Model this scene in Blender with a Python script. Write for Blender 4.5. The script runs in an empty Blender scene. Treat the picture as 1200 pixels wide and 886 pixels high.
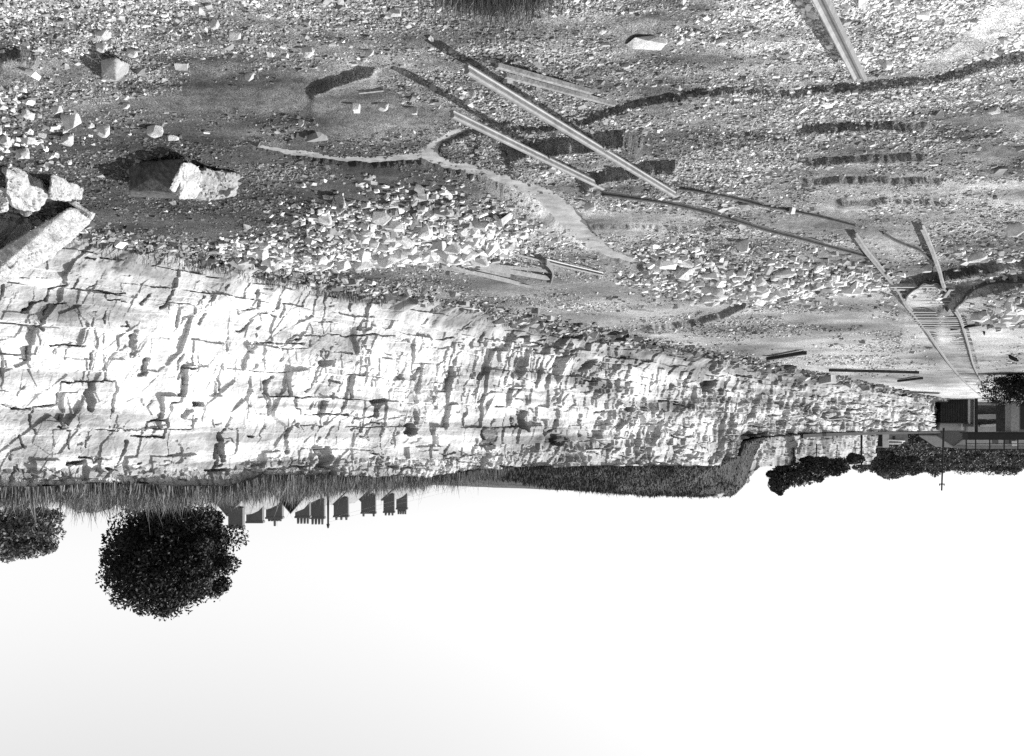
import bpy, math, random
import numpy as np
R = math.radians
rng = np.random.default_rng(7); random.seed(7)
sc = bpy.context.scene; C = sc.collection
F, H, YH = 1100.0, 5.0, 497.0          # focal length in photo pixels, eye height, horizon row

# ---------------------------------------------------------------- helpers
def P(x, y, z=0.0):                     # point of height z seen at photo pixel (x, y)
    Y = F*(H-z)/(YH-y); return ((600-x)*Y/F, Y, z)
def Q(x, y, Y):                         # point at depth Y seen at pixel (x, y)
    return ((600-x)*Y/F, Y, H+(y-YH)*Y/F)
def _h(ix, iy, s):
    n = (ix.astype(np.int64)*374761393 + iy.astype(np.int64)*668265263 + s*1442695041) & 0xffffffff
    n = ((n ^ (n >> 13))*1274126177) & 0xffffffff
    return ((n ^ (n >> 16)) & 0xffffff)/float(0xffffff)
def vn(x, y, s=0):
    ix, iy = np.floor(x), np.floor(y); fx, fy = x-ix, y-iy
    fx = fx*fx*(3-2*fx); fy = fy*fy*(3-2*fy)
    a, b, c, d = _h(ix, iy, s), _h(ix+1, iy, s), _h(ix, iy+1, s), _h(ix+1, iy+1, s)
    return (a+(b-a)*fx)*(1-fy)+(c+(d-c)*fx)*fy-.5
def fbm(x, y, o=4, s=0):
    r = 0; a = 1.
    for k in range(o): r = r+a*vn(x*2**k+k*17.3, y*2**k+k*9.1, s+k); a *= .5
    return r
def worley(x, y, s=0, jit=.9):          # nearest cell: F1, F2, random id, offset to its centre
    ix, iy = np.floor(x), np.floor(y)
    f1 = np.full(x.shape, 9.); f2 = np.full(x.shape, 9.); rid = np.zeros(x.shape); dx1 = np.zeros(x.shape); dy1 = np.zeros(x.shape)
    for i in (-1, 0, 1):
        for j in (-1, 0, 1):
            cx = ix+i; cy = iy+j
            px = cx+.5+(_h(cx, cy, s)-.5)*jit; py = cy+.5+(_h(cx, cy, s+1)-.5)*jit
            dx, dy = x-px, y-py; d = np.sqrt(dx*dx+dy*dy); r = _h(cx, cy, s+2)
            n1 = d < f1
            f2 = np.where(n1, f1, np.minimum(f2, d)); rid = np.where(n1, r, rid)
            dx1 = np.where(n1, dx, dx1); dy1 = np.where(n1, dy, dy1); f1 = np.where(n1, d, f1)
    return f1, f2, rid, dx1, dy1
def sst(a, b, x): t = np.clip((x-a)/(b-a), 0, 1); return t*t*(3-2*t)
def segdist(px, py, pts):
    d = np.full(px.shape, 1e9)
    for (x0, y0), (x1, y1) in zip(pts[:-1], pts[1:]):
        vx, vy = x1-x0, y1-y0; L = vx*vx+vy*vy+1e-9
        t = np.clip(((px-x0)*vx+(py-y0)*vy)/L, 0, 1)
        d = np.minimum(d, np.hypot(px-x0-t*vx, py-y0-t*vy))
    return d
def tag(o, label=None, cat=None, group=None, kind=None):
    if label: o['label'] = label
    if cat: o['category'] = cat
    if group: o['group'] = group
    if kind: o['kind'] = kind
    return o
def empty(name, loc=(0, 0, 0), rz=0):
    o = bpy.data.objects.new(name, None); C.objects.link(o); o.location = loc; o.rotation_euler.z = rz
    o.empty_display_size = .2; return o
def link(name, me, mat=None, parent=None):
    if mat is not None and not me.materials: me.materials.append(mat)
    o = bpy.data.objects.new(name, me); C.objects.link(o)
    if parent is not None: o.parent = parent
    return o
def npmesh(name, V, Fq, tone=None, smooth=False):
    V = np.asarray(V, np.float32); Fq = np.asarray(Fq, np.int32); k = Fq.shape[1]
    me = bpy.data.meshes.new(name)
    me.vertices.add(len(V)); me.vertices.foreach_set('co', V.ravel())
    me.loops.add(Fq.size); me.loops.foreach_set('vertex_index', Fq.ravel())
    me.polygons.add(len(Fq)); me.polygons.foreach_set('loop_start', np.arange(len(Fq), dtype=np.int32)*k)
    me.polygons.foreach_set('use_smooth', np.full(len(Fq), smooth))
    if tone is not None:
        at = me.attributes.new('tone', 'FLOAT', 'POINT'); at.data.foreach_set('value', np.asarray(tone, np.float32).ravel())
    me.update(calc_edges=True); me.validate(); return me
def gridfaces(nr, nc, flip=False):
    i = np.arange(nr*nc).reshape(nr, nc); a, b, c, d = i[:-1, :-1], i[:-1, 1:], i[1:, 1:], i[1:, :-1]
    f = np.stack([a, b, c, d], -1).reshape(-1, 4); return f[:, ::-1].copy() if flip else f
class MB:                               # collects boxes, tubes, prisms into one mesh
    def __init__(s): s.v = []; s.f = []
    def add(s, vs, fs):
        n = len(s.v); s.v += [tuple(map(float, v)) for v in vs]; s.f += [tuple(i+n for i in f) for f in fs]; return s
    def box(s, x0, x1, y0, y1, z0, z1):
        return s.add([(x0,y0,z0),(x1,y0,z0),(x1,y1,z0),(x0,y1,z0),(x0,y0,z1),(x1,y0,z1),(x1,y1,z1),(x0,y1,z1)],
                     [(0,3,2,1),(4,5,6,7),(0,1,5,4),(1,2,6,5),(2,3,7,6),(3,0,4,7)])
    def tube(s, p, q, r0, r1=None, n=7):
        r1 = r0 if r1 is None else r1
        p, q = np.array(p, float), np.array(q, float); d = q-p; d /= np.linalg.norm(d)+1e-9
        a = np.cross(d, (0, 0, 1) if abs(d[2]) < .9 else (1, 0, 0)); a /= np.linalg.norm(a); b = np.cross(d, a)
        vs = [p+r0*(math.cos(t)*a+math.sin(t)*b) for t in np.arange(n)*2*math.pi/n]+[q+r1*(math.cos(t)*a+math.sin(t)*b) for t in np.arange(n)*2*math.pi/n]
        return s.add(vs, [(i, (i+1) % n, n+(i+1) % n, n+i) for i in range(n)]+[tuple(range(n))[::-1], tuple(range(n, 2*n))])
    def sweep(s, pts, prof):            # prof: list of (side, up)
        pts = [np.array(p, float) for p in pts]; m = len(prof); vs = []
        for i, p in enumerate(pts):
            d = pts[min(i+1, len(pts)-1)]-pts[max(i-1, 0)]; d /= np.linalg.norm(d)
            a = np.cross(d, (0, 0, 1)); a /= np.linalg.norm(a); b = np.cross(a, d)
            vs += [p+u*a+w*b for u, w in prof]
        fs = [(i*m+j, i*m+(j+1) % m, (i+1)*m+(j+1) % m, (i+1)*m+j) for i in range(len(pts)-1) for j in range(m)]
        return s.add(vs, fs+[tuple(range(m))[::-1], tuple(range((len(pts)-1)*m, len(pts)*m))])
    def build(s, name, mat, parent=None):
        me = bpy.data.meshes.new(name); me.from_pydata(s.v, [], s.f); me.validate(); me.update()
        return link(name, me, mat, parent)

# ---------------------------------------------------------------- materials (all grey: the photograph is black and white)
def mat(name, lo, hi, scale=6., rough=.9, bump=.3, bscale=None, tone=False, island=0., spec=.25, bdist=.02, stretch=(1, 1, 1), detail=8, fine=0.):
    m = bpy.data.materials.new(name); m.use_nodes = True; nt = m.node_tree; N = nt.nodes; L = nt.links
    b = N['Principled BSDF']; b.inputs['Roughness'].default_value = rough; b.inputs['Specular IOR Level'].default_value = spec
    tc = N.new('ShaderNodeTexCoord'); mp = N.new('ShaderNodeMapping'); mp.inputs['Scale'].default_value = stretch
    L.new(tc.outputs['Object'], mp.inputs['Vector'])
    n = N.new('ShaderNodeTexNoise'); n.inputs['Scale'].default_value = scale; n.inputs['Detail'].default_value = detail; n.inputs['Roughness'].default_value = .65
    L.new(mp.outputs[0], n.inputs['Vector'])
    mr = N.new('ShaderNodeMapRange'); mr.inputs['From Min'].default_value = .32; mr.inputs['From Max'].default_value = .68
    mr.inputs['To Min'].default_value = lo; mr.inputs['To Max'].default_value = hi; L.new(n.outputs['Fac'], mr.inputs['Value'])
    val = mr.outputs[0]
    def mul(a, bb):
        x = N.new('ShaderNodeMath'); x.operation = 'MULTIPLY'; L.new(a, x.inputs[0]); L.new(bb, x.inputs[1]); return x.outputs[0]
    if tone:
        at = N.new('ShaderNodeAttribute'); at.attribute_name = 'tone'; val = mul(val, at.outputs['Fac'])
    if island:
        g = N.new('ShaderNodeNewGeometry'); r = N.new('ShaderNodeMapRange'); r.inputs['To Min'].default_value = 1-island; r.inputs['To Max'].default_value = 1+island
        L.new(g.outputs['Random Per Island'], r.inputs['Value']); val = mul(val, r.outputs[0])
    if fine:
        n3 = N.new('ShaderNodeTexNoise'); n3.inputs['Scale'].default_value = scale*9; n3.inputs['Detail'].default_value = 4
        L.new(mp.outputs[0], n3.inputs['Vector']); r3 = N.new('ShaderNodeMapRange'); r3.inputs['From Min'].default_value = .35; r3.inputs['From Max'].default_value = .65
        r3.inputs['To Min'].default_value = 1-fine; r3.inputs['To Max'].default_value = 1+fine; L.new(n3.outputs['Fac'], r3.inputs['Value']); val = mul(val, r3.outputs[0])
    cl = N.new('ShaderNodeClamp'); cl.inputs['Max'].default_value = .86; L.new(val, cl.inputs['Value'])
    L.new(cl.outputs[0], b.inputs['Base Color'])
    if bump:
        n2 = N.new('ShaderNodeTexNoise'); n2.inputs['Scale'].default_value = bscale or scale*3; n2.inputs['Detail'].default_value = 8; n2.inputs['Roughness'].default_value = .7
        L.new(mp.outputs[0], n2.inputs['Vector']); bp = N.new('ShaderNodeBump'); bp.inputs['Strength'].default_value = bump; bp.inputs['Distance'].default_value = bdist
        L.new(n2.outputs['Fac'], bp.inputs['Height']); L.new(bp.outputs[0], b.inputs['Normal'])
    return m
M = dict(
    ground=mat('ground_soil', .55, 1.4, 6, bump=1., bscale=26, bdist=.05, tone=True, fine=.8),
    gravel=mat('gravel_stone', .75, 1.15, 9, bump=.4, bscale=40, tone=True, island=.55),
    cliff=mat('cliff_limestone', .52, .73, 1.1, bump=.6, bscale=7, bdist=.05, tone=True, stretch=(1, 1, 2.4), fine=.08),
    block=mat('fallen_block', .2, .46, 2.6, bump=1., bscale=12, bdist=.05, fine=.22),
    shaded_stone=mat('shade_painted_stone', .035, .09, 1.5, bump=.8, bscale=10, bdist=.04, fine=.4),  # split boulder: black shade of its face put into the base colour
    stone=mat('broken_limestone', .36, .58, 2.2, bump=.8, bscale=10, bdist=.04, fine=.1),
    dull=mat('weathered_stone', .16, .28, 2.5, bump=.8, bscale=10, bdist=.04, fine=.15),
    bank=mat('bank_earth', .015, .08, 1.4, bump=1., bscale=8, bdist=.15, tone=True, fine=.3),
    grass=mat('dry_grass', .07, .17, 1.2, bump=0, island=.5),
    bankgrass=mat('bank_grass', .02, .05, .6, bump=0, island=.5),
    weeds=mat('dull_weeds', .08, .16, 1.2, bump=0, island=.5),
    field=mat('pale_field', .2, .36, .3, bump=.2, fine=.2),
    steel=mat('worn_steel', .10, .19, 5, rough=.5, bump=.25, bscale=30, bdist=.004, spec=.5, fine=.15),
    track_steel=mat('track_steel', .10, .2, 3, rough=.5, bump=.25, bscale=30, bdist=.004, fine=.3),
    rail_dark=mat('rusty_rail', .03, .07, 5, rough=.6, bump=.25, bscale=30, bdist=.004),
    wood=mat('weathered_timber', .13, .24, 3, bump=.5, bscale=20, bdist=.01, stretch=(1, 1, 1), fine=.3),
    wood_dark=mat('dark_timber', .02, .05, 2, bump=.5, bscale=12, bdist=.02, fine=.3),
    sleeper=mat('sleeper_timber', .2, .3, 3, bump=.5, bscale=20, bdist=.01, fine=.3),
    leaf=mat('dark_leaves', .008, .022, .8, bump=0, island=.6, rough=.7),
    leaf2=mat('grey_leaves', .05, .13, .25, bump=0, island=.6, rough=.7),
    leaf3=mat('mid_leaves', .02, .06, .4, bump=0, island=.6, rough=.7),
    bark=mat('tree_bark', .03, .06, 5, bump=.5),
    brick=mat('chimney_brick', .09, .13, 6, bump=.3, fine=.2),
    wall_pale=mat('pale_render', .3, .4, 1, bump=.1, fine=.08),
    slate=mat('roof_slate', .16, .24, 1.5, bump=.3, fine=.15),
    tar=mat('tarred_boards', .015, .035, 1, bump=.4, fine=.3),
    whitewash=mat('whitewash', .5, .6, 1, bump=.1),
    iron=mat('dark_iron', .006, .015, 2, bump=.2, rough=.6),
    glass=mat('dark_pane', .03, .05, 2, bump=0, rough=.2),
)
wm = bpy.data.materials.new('milky_water'); wm.use_nodes = True; wb = wm.node_tree.nodes['Principled BSDF']
wb.inputs['Base Color'].default_value = (.24, .24, .24, 1); wb.inputs['Roughness'].default_value = .22; wb.inputs['IOR'].default_value = 1.33
_n = wm.node_tree.nodes.new('ShaderNodeTexNoise'); _n.inputs['Scale'].default_value = 5; _b = wm.node_tree.nodes.new('ShaderNodeBump')
_b.inputs['Strength'].default_value = .5; _b.inputs['Distance'].default_value = .02
_t = wm.node_tree.nodes.new('ShaderNodeTexCoord'); _g = wm.node_tree.nodes.new('ShaderNodeTexNoise'); _g.inputs['Scale'].default_value = 1.6; _g.inputs['Detail'].default_value = 9; _g.inputs['Roughness'].default_value = .7
_r = wm.node_tree.nodes.new('ShaderNodeMapRange'); _r.inputs['From Min'].default_value = .35; _r.inputs['From Max'].default_value = .65; _r.inputs['To Min'].default_value = .11; _r.inputs['To Max'].default_value = .34
for _x in (_n, _g): wm.node_tree.links.new(_t.outputs['Object'], _x.inputs['Vector'])
wm.node_tree.links.new(_g.outputs['Fac'], _r.inputs['Value']); wm.node_tree.links.new(_r.outputs[0], wb.inputs['Base Color']); wm.node_tree.links.new(_n.outputs['Fac'], _b.inputs['Height']); wm.node_tree.links.new(_b.outputs[0], wb.inputs['Normal'])

# ---------------------------------------------------------------- the quarry floor
STREAM = [([(300,175),(340,182),(400,189),(450,190),(490,186)], [3,4,4.5,5,6]),
          ([(600,143),(570,149),(540,157),(515,168),(500,184),(530,197),(565,204),(600,214),(635,230),(660,250),(675,268),(692,285),(715,299),(750,311)],
           [1.5,3,4.5,6.5,9,7,7,8.5,12,14,13,10,6,3])]
def streamfield(px, py):               # <0 inside the water course
    d = np.full(px.shape, 1e9)
    for pts, w in STREAM:
        for i in range(len(pts)-1):
            (x0, y0), (x1, y1) = pts[i], pts[i+1]; vx, vy = x1-x0, y1-y0
            t = np.clip(((px-x0)*vx+(py-y0)*vy)/(vx*vx+vy*vy), 0, 1)
            d = np.minimum(d, np.hypot(px-x0-t*vx, (py-y0-t*vy))-(w[i]+t*(w[i+1]-w[i])))
    return d+2.6*fbm(px*.11, py*.22, 3, 88)+.9*fbm(px*.3, py*.6, 2, 89)
# small banks whose faces look at the camera: (line in photo pixels, height m, how far it runs back in pixels)
STEPS = [([(560,152),(620,150),(690,138),(730,124),(760,118),(810,108),(860,104),(930,104),(1000,97),(1060,92),(1120,86),(1160,72),(1210,60),(1400,45)], .10, 60),
         ([(600,172),(612,164),(660,158),(700,153),(730,151),(748,158)], .27, 20),
         ([(685,207),(700,198),(730,191),(760,189),(792,184)], .22, 16),
         ([(940,147),(980,141),(1020,139),(1085,141)], .13, 9),
         ([(945,181),(1000,178),(1085,175)], .13, 9),
         ([(945,210),(1010,207),(1105,206)], .13, 9),
         ([(985,233),(1040,231),(1120,233)], .12, 9),
         ([(365,108),(380,100),(400,94),(420,88),(437,84)], .12, 14),
         ([(758,381),(790,380),(820,374),(850,366),(875,352)], .25, 12),
         ([(0,63),(25,62),(42,66)], .12, 12),
         ([(520,300),(560,296)], .05, 8),
         ([(1060,341),(1064,332),(1076,324),(1092,320),(1104,320)], .30, 70),
         ([(1110,352),(1116,341),(1130,333),(1160,324),(1200,316),(1330,298)], .42, 70),
         ([(1100,322),(1130,314),(1160,309),(1200,303),(1330,285)], .26, 7),
         ([(1040,296),(1100,292),(1160,285)], .05, 8),
         ([(690,262),(740,264),(800,266),(875,263)], .1, 14),
         ([(900,312),(950,311),(995,309)], .12, 10),
         ([(470,232),(500,226),(560,222)], .1, 20)]
def floor_h(X, Y):
    Ys = np.maximum(Y, 3.); px = 600-F*X/Ys; py = YH-F*H/Ys
    z = .10*fbm(X*.35, Y*.35, 4, 3)+.045*fbm(X*1.7, Y*1.7, 3, 9)*sst(60, 20, Y)+.03*fbm(X*5.1, Y*5.1, 2, 19)*sst(40, 15, Y)
    wob = 2.6*fbm(px*.05, py*.02, 3, 31)+1.3*fbm(px*.13, py*.1, 3, 37)
    for pts, h, run in STEPS:
        xs = [p[0] for p in pts]; ys = [p[1] for p in pts]
        yl = np.interp(px, xs, ys)+wob
        tw = 22 if run >= 70 else 0; inx = sst(xs[0]-7-tw, xs[0]+5, px)*sst(xs[-1]+7, xs[-1]-5, px)
        d = py-yl; z = z+h*inx*sst(-.6, .9, d)*np.exp(-np.maximum(d-2, 0)/run)
    # two heaps of broken stone
    for cx, cy, rx, ry, h in ((470,258,105,38,.55),(560,275,60,30,.35),(880,322,120,24,.5),(370,290,60,22,.25),(1180,345,45,26,.45),(40,120,90,40,.12)):
        r2 = ((px-cx)/rx)**2+((py-cy)/ry)**2; z = z+h*np.exp(-r2*1.3)
    s = streamfield(px, py); z = z*(1-.9*sst(5, -1, s))-.16*sst(1.5, -2.5, s)
    # spoil heap the camera stands on, below the frame
    z = z+np.maximum(0, 3.2-.47*np.maximum(Y, -4))*sst(30, 12, np.abs(X))*(Y < 7.2)
    return z
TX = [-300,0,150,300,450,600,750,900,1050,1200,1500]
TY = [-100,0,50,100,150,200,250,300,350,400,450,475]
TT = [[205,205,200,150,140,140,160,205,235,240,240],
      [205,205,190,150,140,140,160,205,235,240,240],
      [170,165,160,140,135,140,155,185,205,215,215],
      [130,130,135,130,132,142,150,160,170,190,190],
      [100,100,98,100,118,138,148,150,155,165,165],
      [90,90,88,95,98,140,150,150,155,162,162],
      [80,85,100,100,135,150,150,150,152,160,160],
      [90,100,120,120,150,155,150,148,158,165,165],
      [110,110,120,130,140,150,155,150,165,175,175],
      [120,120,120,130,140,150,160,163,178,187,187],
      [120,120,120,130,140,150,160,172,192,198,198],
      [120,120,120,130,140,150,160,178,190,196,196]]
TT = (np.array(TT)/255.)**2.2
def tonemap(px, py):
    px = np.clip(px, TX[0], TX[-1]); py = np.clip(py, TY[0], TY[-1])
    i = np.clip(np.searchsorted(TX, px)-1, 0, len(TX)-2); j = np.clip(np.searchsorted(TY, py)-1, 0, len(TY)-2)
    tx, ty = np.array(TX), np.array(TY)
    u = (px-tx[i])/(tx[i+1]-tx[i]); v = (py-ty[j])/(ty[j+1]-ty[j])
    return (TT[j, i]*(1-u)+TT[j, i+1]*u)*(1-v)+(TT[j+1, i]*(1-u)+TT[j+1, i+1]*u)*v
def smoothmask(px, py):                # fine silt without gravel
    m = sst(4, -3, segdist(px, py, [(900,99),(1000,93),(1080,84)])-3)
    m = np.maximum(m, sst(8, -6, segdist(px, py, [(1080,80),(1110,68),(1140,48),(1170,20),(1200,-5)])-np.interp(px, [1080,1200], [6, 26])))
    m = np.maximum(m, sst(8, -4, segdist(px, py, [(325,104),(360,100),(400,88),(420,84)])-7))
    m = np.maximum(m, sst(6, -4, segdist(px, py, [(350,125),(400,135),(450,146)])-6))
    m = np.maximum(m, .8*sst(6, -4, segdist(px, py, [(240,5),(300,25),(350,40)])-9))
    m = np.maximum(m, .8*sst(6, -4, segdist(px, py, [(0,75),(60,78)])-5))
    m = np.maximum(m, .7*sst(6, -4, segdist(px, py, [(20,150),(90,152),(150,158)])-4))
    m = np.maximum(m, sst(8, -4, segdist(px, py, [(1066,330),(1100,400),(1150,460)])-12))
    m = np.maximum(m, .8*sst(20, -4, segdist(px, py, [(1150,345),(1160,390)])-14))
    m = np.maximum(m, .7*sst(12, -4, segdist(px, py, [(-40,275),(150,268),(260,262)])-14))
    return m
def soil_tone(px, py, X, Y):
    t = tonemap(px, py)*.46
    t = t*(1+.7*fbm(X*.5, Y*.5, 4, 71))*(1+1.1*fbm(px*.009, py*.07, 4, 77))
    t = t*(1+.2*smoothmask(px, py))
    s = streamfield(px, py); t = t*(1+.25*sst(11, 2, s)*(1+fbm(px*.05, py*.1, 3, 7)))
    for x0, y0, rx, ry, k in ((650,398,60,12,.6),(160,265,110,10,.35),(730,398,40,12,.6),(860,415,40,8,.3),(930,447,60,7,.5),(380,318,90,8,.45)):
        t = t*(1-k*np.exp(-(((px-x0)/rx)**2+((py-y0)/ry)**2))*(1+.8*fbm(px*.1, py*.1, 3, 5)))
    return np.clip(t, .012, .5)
pys = np.concatenate([np.arange(-420, -60, 9.), np.arange(-60, 470, 1.15), YH-27*np.exp(-np.linspace(0, 6.3, 40))])
pxs = np.concatenate([np.arange(-700, -60, 10.), np.arange(-60, 1260, 1.3), np.arange(1260, 2600, 12.)])
PX, PY = np.meshgrid(pxs, pys)
Yg = F*H/(YH-PY); Xg = (600-PX)*Yg/F
Zg = floor_h(Xg, Yg)*sst(500, 150, Yg)
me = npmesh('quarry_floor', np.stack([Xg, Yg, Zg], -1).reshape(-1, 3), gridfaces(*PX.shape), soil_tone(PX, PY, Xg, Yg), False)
ground = tag(link('ground', me, M['ground']), 'rough stony floor of the quarry strewn with gravel', kind='structure')
# ground carried on behind and beside the camera, just under the floor
s = 5000.; me = npmesh('outer_ground', [(-s, -s, -.7), (s, -s, -.7), (s, s, -.7), (-s, s, -.7)], [(0, 1, 2, 3)], [.25]*4)
tag(link('terrain', me, M['ground']), 'ground stretching away beyond the quarry', kind='structure')
def fz(x, y):                          # floor height under a photo pixel
    X, Y, _ = P(x, y); return float(floor_h(np.array([X]), np.array([Y]))[0])
def fzw(X, Y): return float(floor_h(np.array([float(X)]), np.array([float(Y)]))[0])
# water in the channels
wx, wy = np.meshgrid(np.arange(262, 772, 2.), np.arange(134, 322, 1.5)); fld = streamfield(wx, wy); wY = F*H/(YH-wy)
ok = np.minimum(np.minimum(fld[:-1, :-1], fld[1:, 1:]), np.minimum(fld[:-1, 1:], fld[1:, :-1])).ravel() < 4
me = npmesh('water', np.stack([(600-wx)*wY/F, wY, np.full(wx.shape, -.08)], -1).reshape(-1, 3), gridfaces(*wx.shape)[ok]); me.materials.append(wm)
tag(link('water', me), 'narrow milky stream winding across the quarry floor', kind='structure')

# ---------------------------------------------------------------- the quarry face
CA, CB = 27.2, .596
D = np.array([-.512, .859]); NN = np.array([-.859, -.512])
def cliffY(px): return CA/(CB+(600-px)/F)
TOPX = [-900,-200,0,50,130,210,270,310,400,500,560,600,700,830,843,846,866,872,900,950,1000,1100,1140]
TOPY = [800,590,572,571,566,571,570,557,558,559,551,547,546,546,545,536,534,517,511,507,505.5,505,505]
def topz(px): Y = cliffY(px); return H+(np.interp(px, TOPX, TOPY)-YH)*np.minimum(Y, 400)/F
CR = [ # cracks in the face: (width, points)
(2.6,[(68,330),(69,336),(51,341),(48,351),(32,356),(21,367)]),(2,[(52,355),(46,370)]),(1.2,[(51,356),(68,356)]),(3,[(80,328),(79,340)]),(1.2,[(75,341),(110,342),(112,350),(140,355)]),
(1.2,[(110,343),(136,345)]),(2.5,[(165,347),(157,357)]),(4,[(191,341),(189,352),(178,362)]),(2.5,[(250,335),(250,345)]),(4,[(226,349),(219,366)]),(4,[(237,349),(232,361)]),
(1.5,[(115,365),(113,379)]),(1.2,[(113,393),(112,403)]),(1.5,[(47,404),(90,407)]),(4,[(153,388),(150,418)]),(4,[(205,362),(201,381)]),(4,[(291,340),(292,360)]),(5,[(299,392),(291,412)]),
(1.2,[(266,364),(295,362)]),(1.2,[(47,404),(87,407)]),(1.4,[(75,402),(71,421)]),(1.4,[(30,407),(29,421),(19,420)]),(2,[(100,415),(99,432)]),(1.8,[(114,415),(115,425),(118,417)]),(1.8,[(118,425),(118,447)]),
(1.8,[(70,448),(130,447),(133,451)]),(1.6,[(68,450),(67,475),(39,478),(37,500)]),(1.6,[(0,472),(15,479),(36,480)]),(3,[(132,452),(129,481)]),(1.5,[(112,504),(172,503),(175,494),(194,493)]),
(2,[(157,510),(194,512),(196,475),(207,471),(210,456)]),(2,[(212,415),(205,426),(205,433)]),(4.5,[(225,432),(213,430),(206,444)]),(2,[(212,443),(212,451)]),(2.4,[(258,425),(254,445),(257,457)]),
(6,[(292,442),(291,475)]),(1.4,[(289,475),(289,490)]),(2.4,[(266,504),(261,508),(260,540),(250,550)]),(2,[(67,500),(81,504),(80,525)]),(1.6,[(26,511),(29,525)]),(4,[(152,518),(143,542)]),(4,[(82,544),(101,542)]),
(1.6,[(107,537),(109,543),(120,536)]),(4,[(123,550),(140,550)]),(3,[(243,551),(272,550)]),(4,[(318,440),(311,449),(314,472),(313,485)]),(2.2,[(371,428),(362,448),(361,454),(351,458)]),(1.6,[(342,466),(364,465)]),
(1.8,[(343,467),(343,478),(348,480),(348,489)]),(1.6,[(351,486),(405,486),(414,489),(436,488)]),(5,[(444,469),(431,471),(436,487)]),(3,[(417,490),(420,507)]),(1.6,[(439,495),(426,496)]),(1.8,[(442,495),(443,512)]),
(4.5,[(341,491),(335,505),(336,530)]),(1.6,[(341,546),(367,546)]),(5,[(484,480),(485,494)]),(4,[(485,430),(479,446)]),(1.6,[(417,400),(416,431)]),(5,[(505,454),(507,479)]),(2.2,[(543,482),(539,498)]),(4,[(589,405),(584,425)]),
(5,[(597,490),(598,500)]),(8,[(651,420),(650,442)]),(8,[(690,424),(680,435)]),(2.6,[(656,457),(654,470)]),(5,[(612,482),(606,502)]),(6,[(636,492),(631,510)]),(3,[(680,486),(679,510)]),(2.4,[(694,457),(692,472)]),(4,[(701,492),(696,516)]),
(2.4,[(735,478),(735,497)]),(5,[(779,435),(775,447)]),(8,[(832,447),(819,459)]),(3,[(725,466),(717,475)]),(6,[(753,468),(755,477)]),(3,[(820,478),(817,490)]),(4.5,[(860,472),(855,507)]),(10,[(652,513),(648,520)]),
(6,[(664,407),(660,412)]),(3,[(918,460),(910,478)]),(3,[(958,463),(956,482)]),(4,[(977,466),(980,485)]),(2,[(945,483),(944,491)]),(5,[(1028,494),(1026,500)]),(3,[(1039,490),(1036,500)]),(3,[(1000,468),(995,478)]),(5,[(960,485),(957,492)]),
(2,[(1088,483),(1082,497)]),(2,[(1085,484),(1096,486)]),(2.4,[(588,440),(584,460)]),(2,[(560,388),(556,400)]),(3,[(627,402),(621,412)]),(2,[(430,440),(428,452)]),(2.6,[(320,350),(317,362)]),(1.5,[(345,392),(330,401),(346,397)]),
(2,[(372,340),(372,396)]),(1.3,[(350,393),(455,394)]),(1.4,[(300,402),(350,402)]),(2,[(304,405),(304,420)]),(3,[(420,375),(415,386)]),(2.2,[(535,377),(533,388)])]
RC = [ # recesses: centre, half sizes, lean, depth
(102,465,4.5,17,0,.35),(228,473,7,4,0,.3),(218,485,5,6,.5,.3),(263,525,3,16,-.2,.35),(379,425,9,4,0,.4),(372,478,6,12,.1,.15),(380,536,10,13,-.1,.6),(476,503,7,7,0,.3),(570,514,10,12,.3,.2),(563,506,4,7,0,.3),
(609,495,4,10,-.2,.3),(735,480,4,3,0,.3),(652,515,9,8,0,.35),(826,452,7,7,.5,.3),(152,403,4,14,-.1,.14),(166,430,5,10,.2,.14),(485,487,3,6,0,.3),(258,530,3,9,0,.3),(664,409,5,4,0,.4),
(500,396,30,12,0,.05),(115,520,20,18,0,.04),(190,530,28,14,0,.04),(996,480,6,7,0,.2),(955,478,4,8,0,.15),(880,512,8,6,0,.3)]
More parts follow.
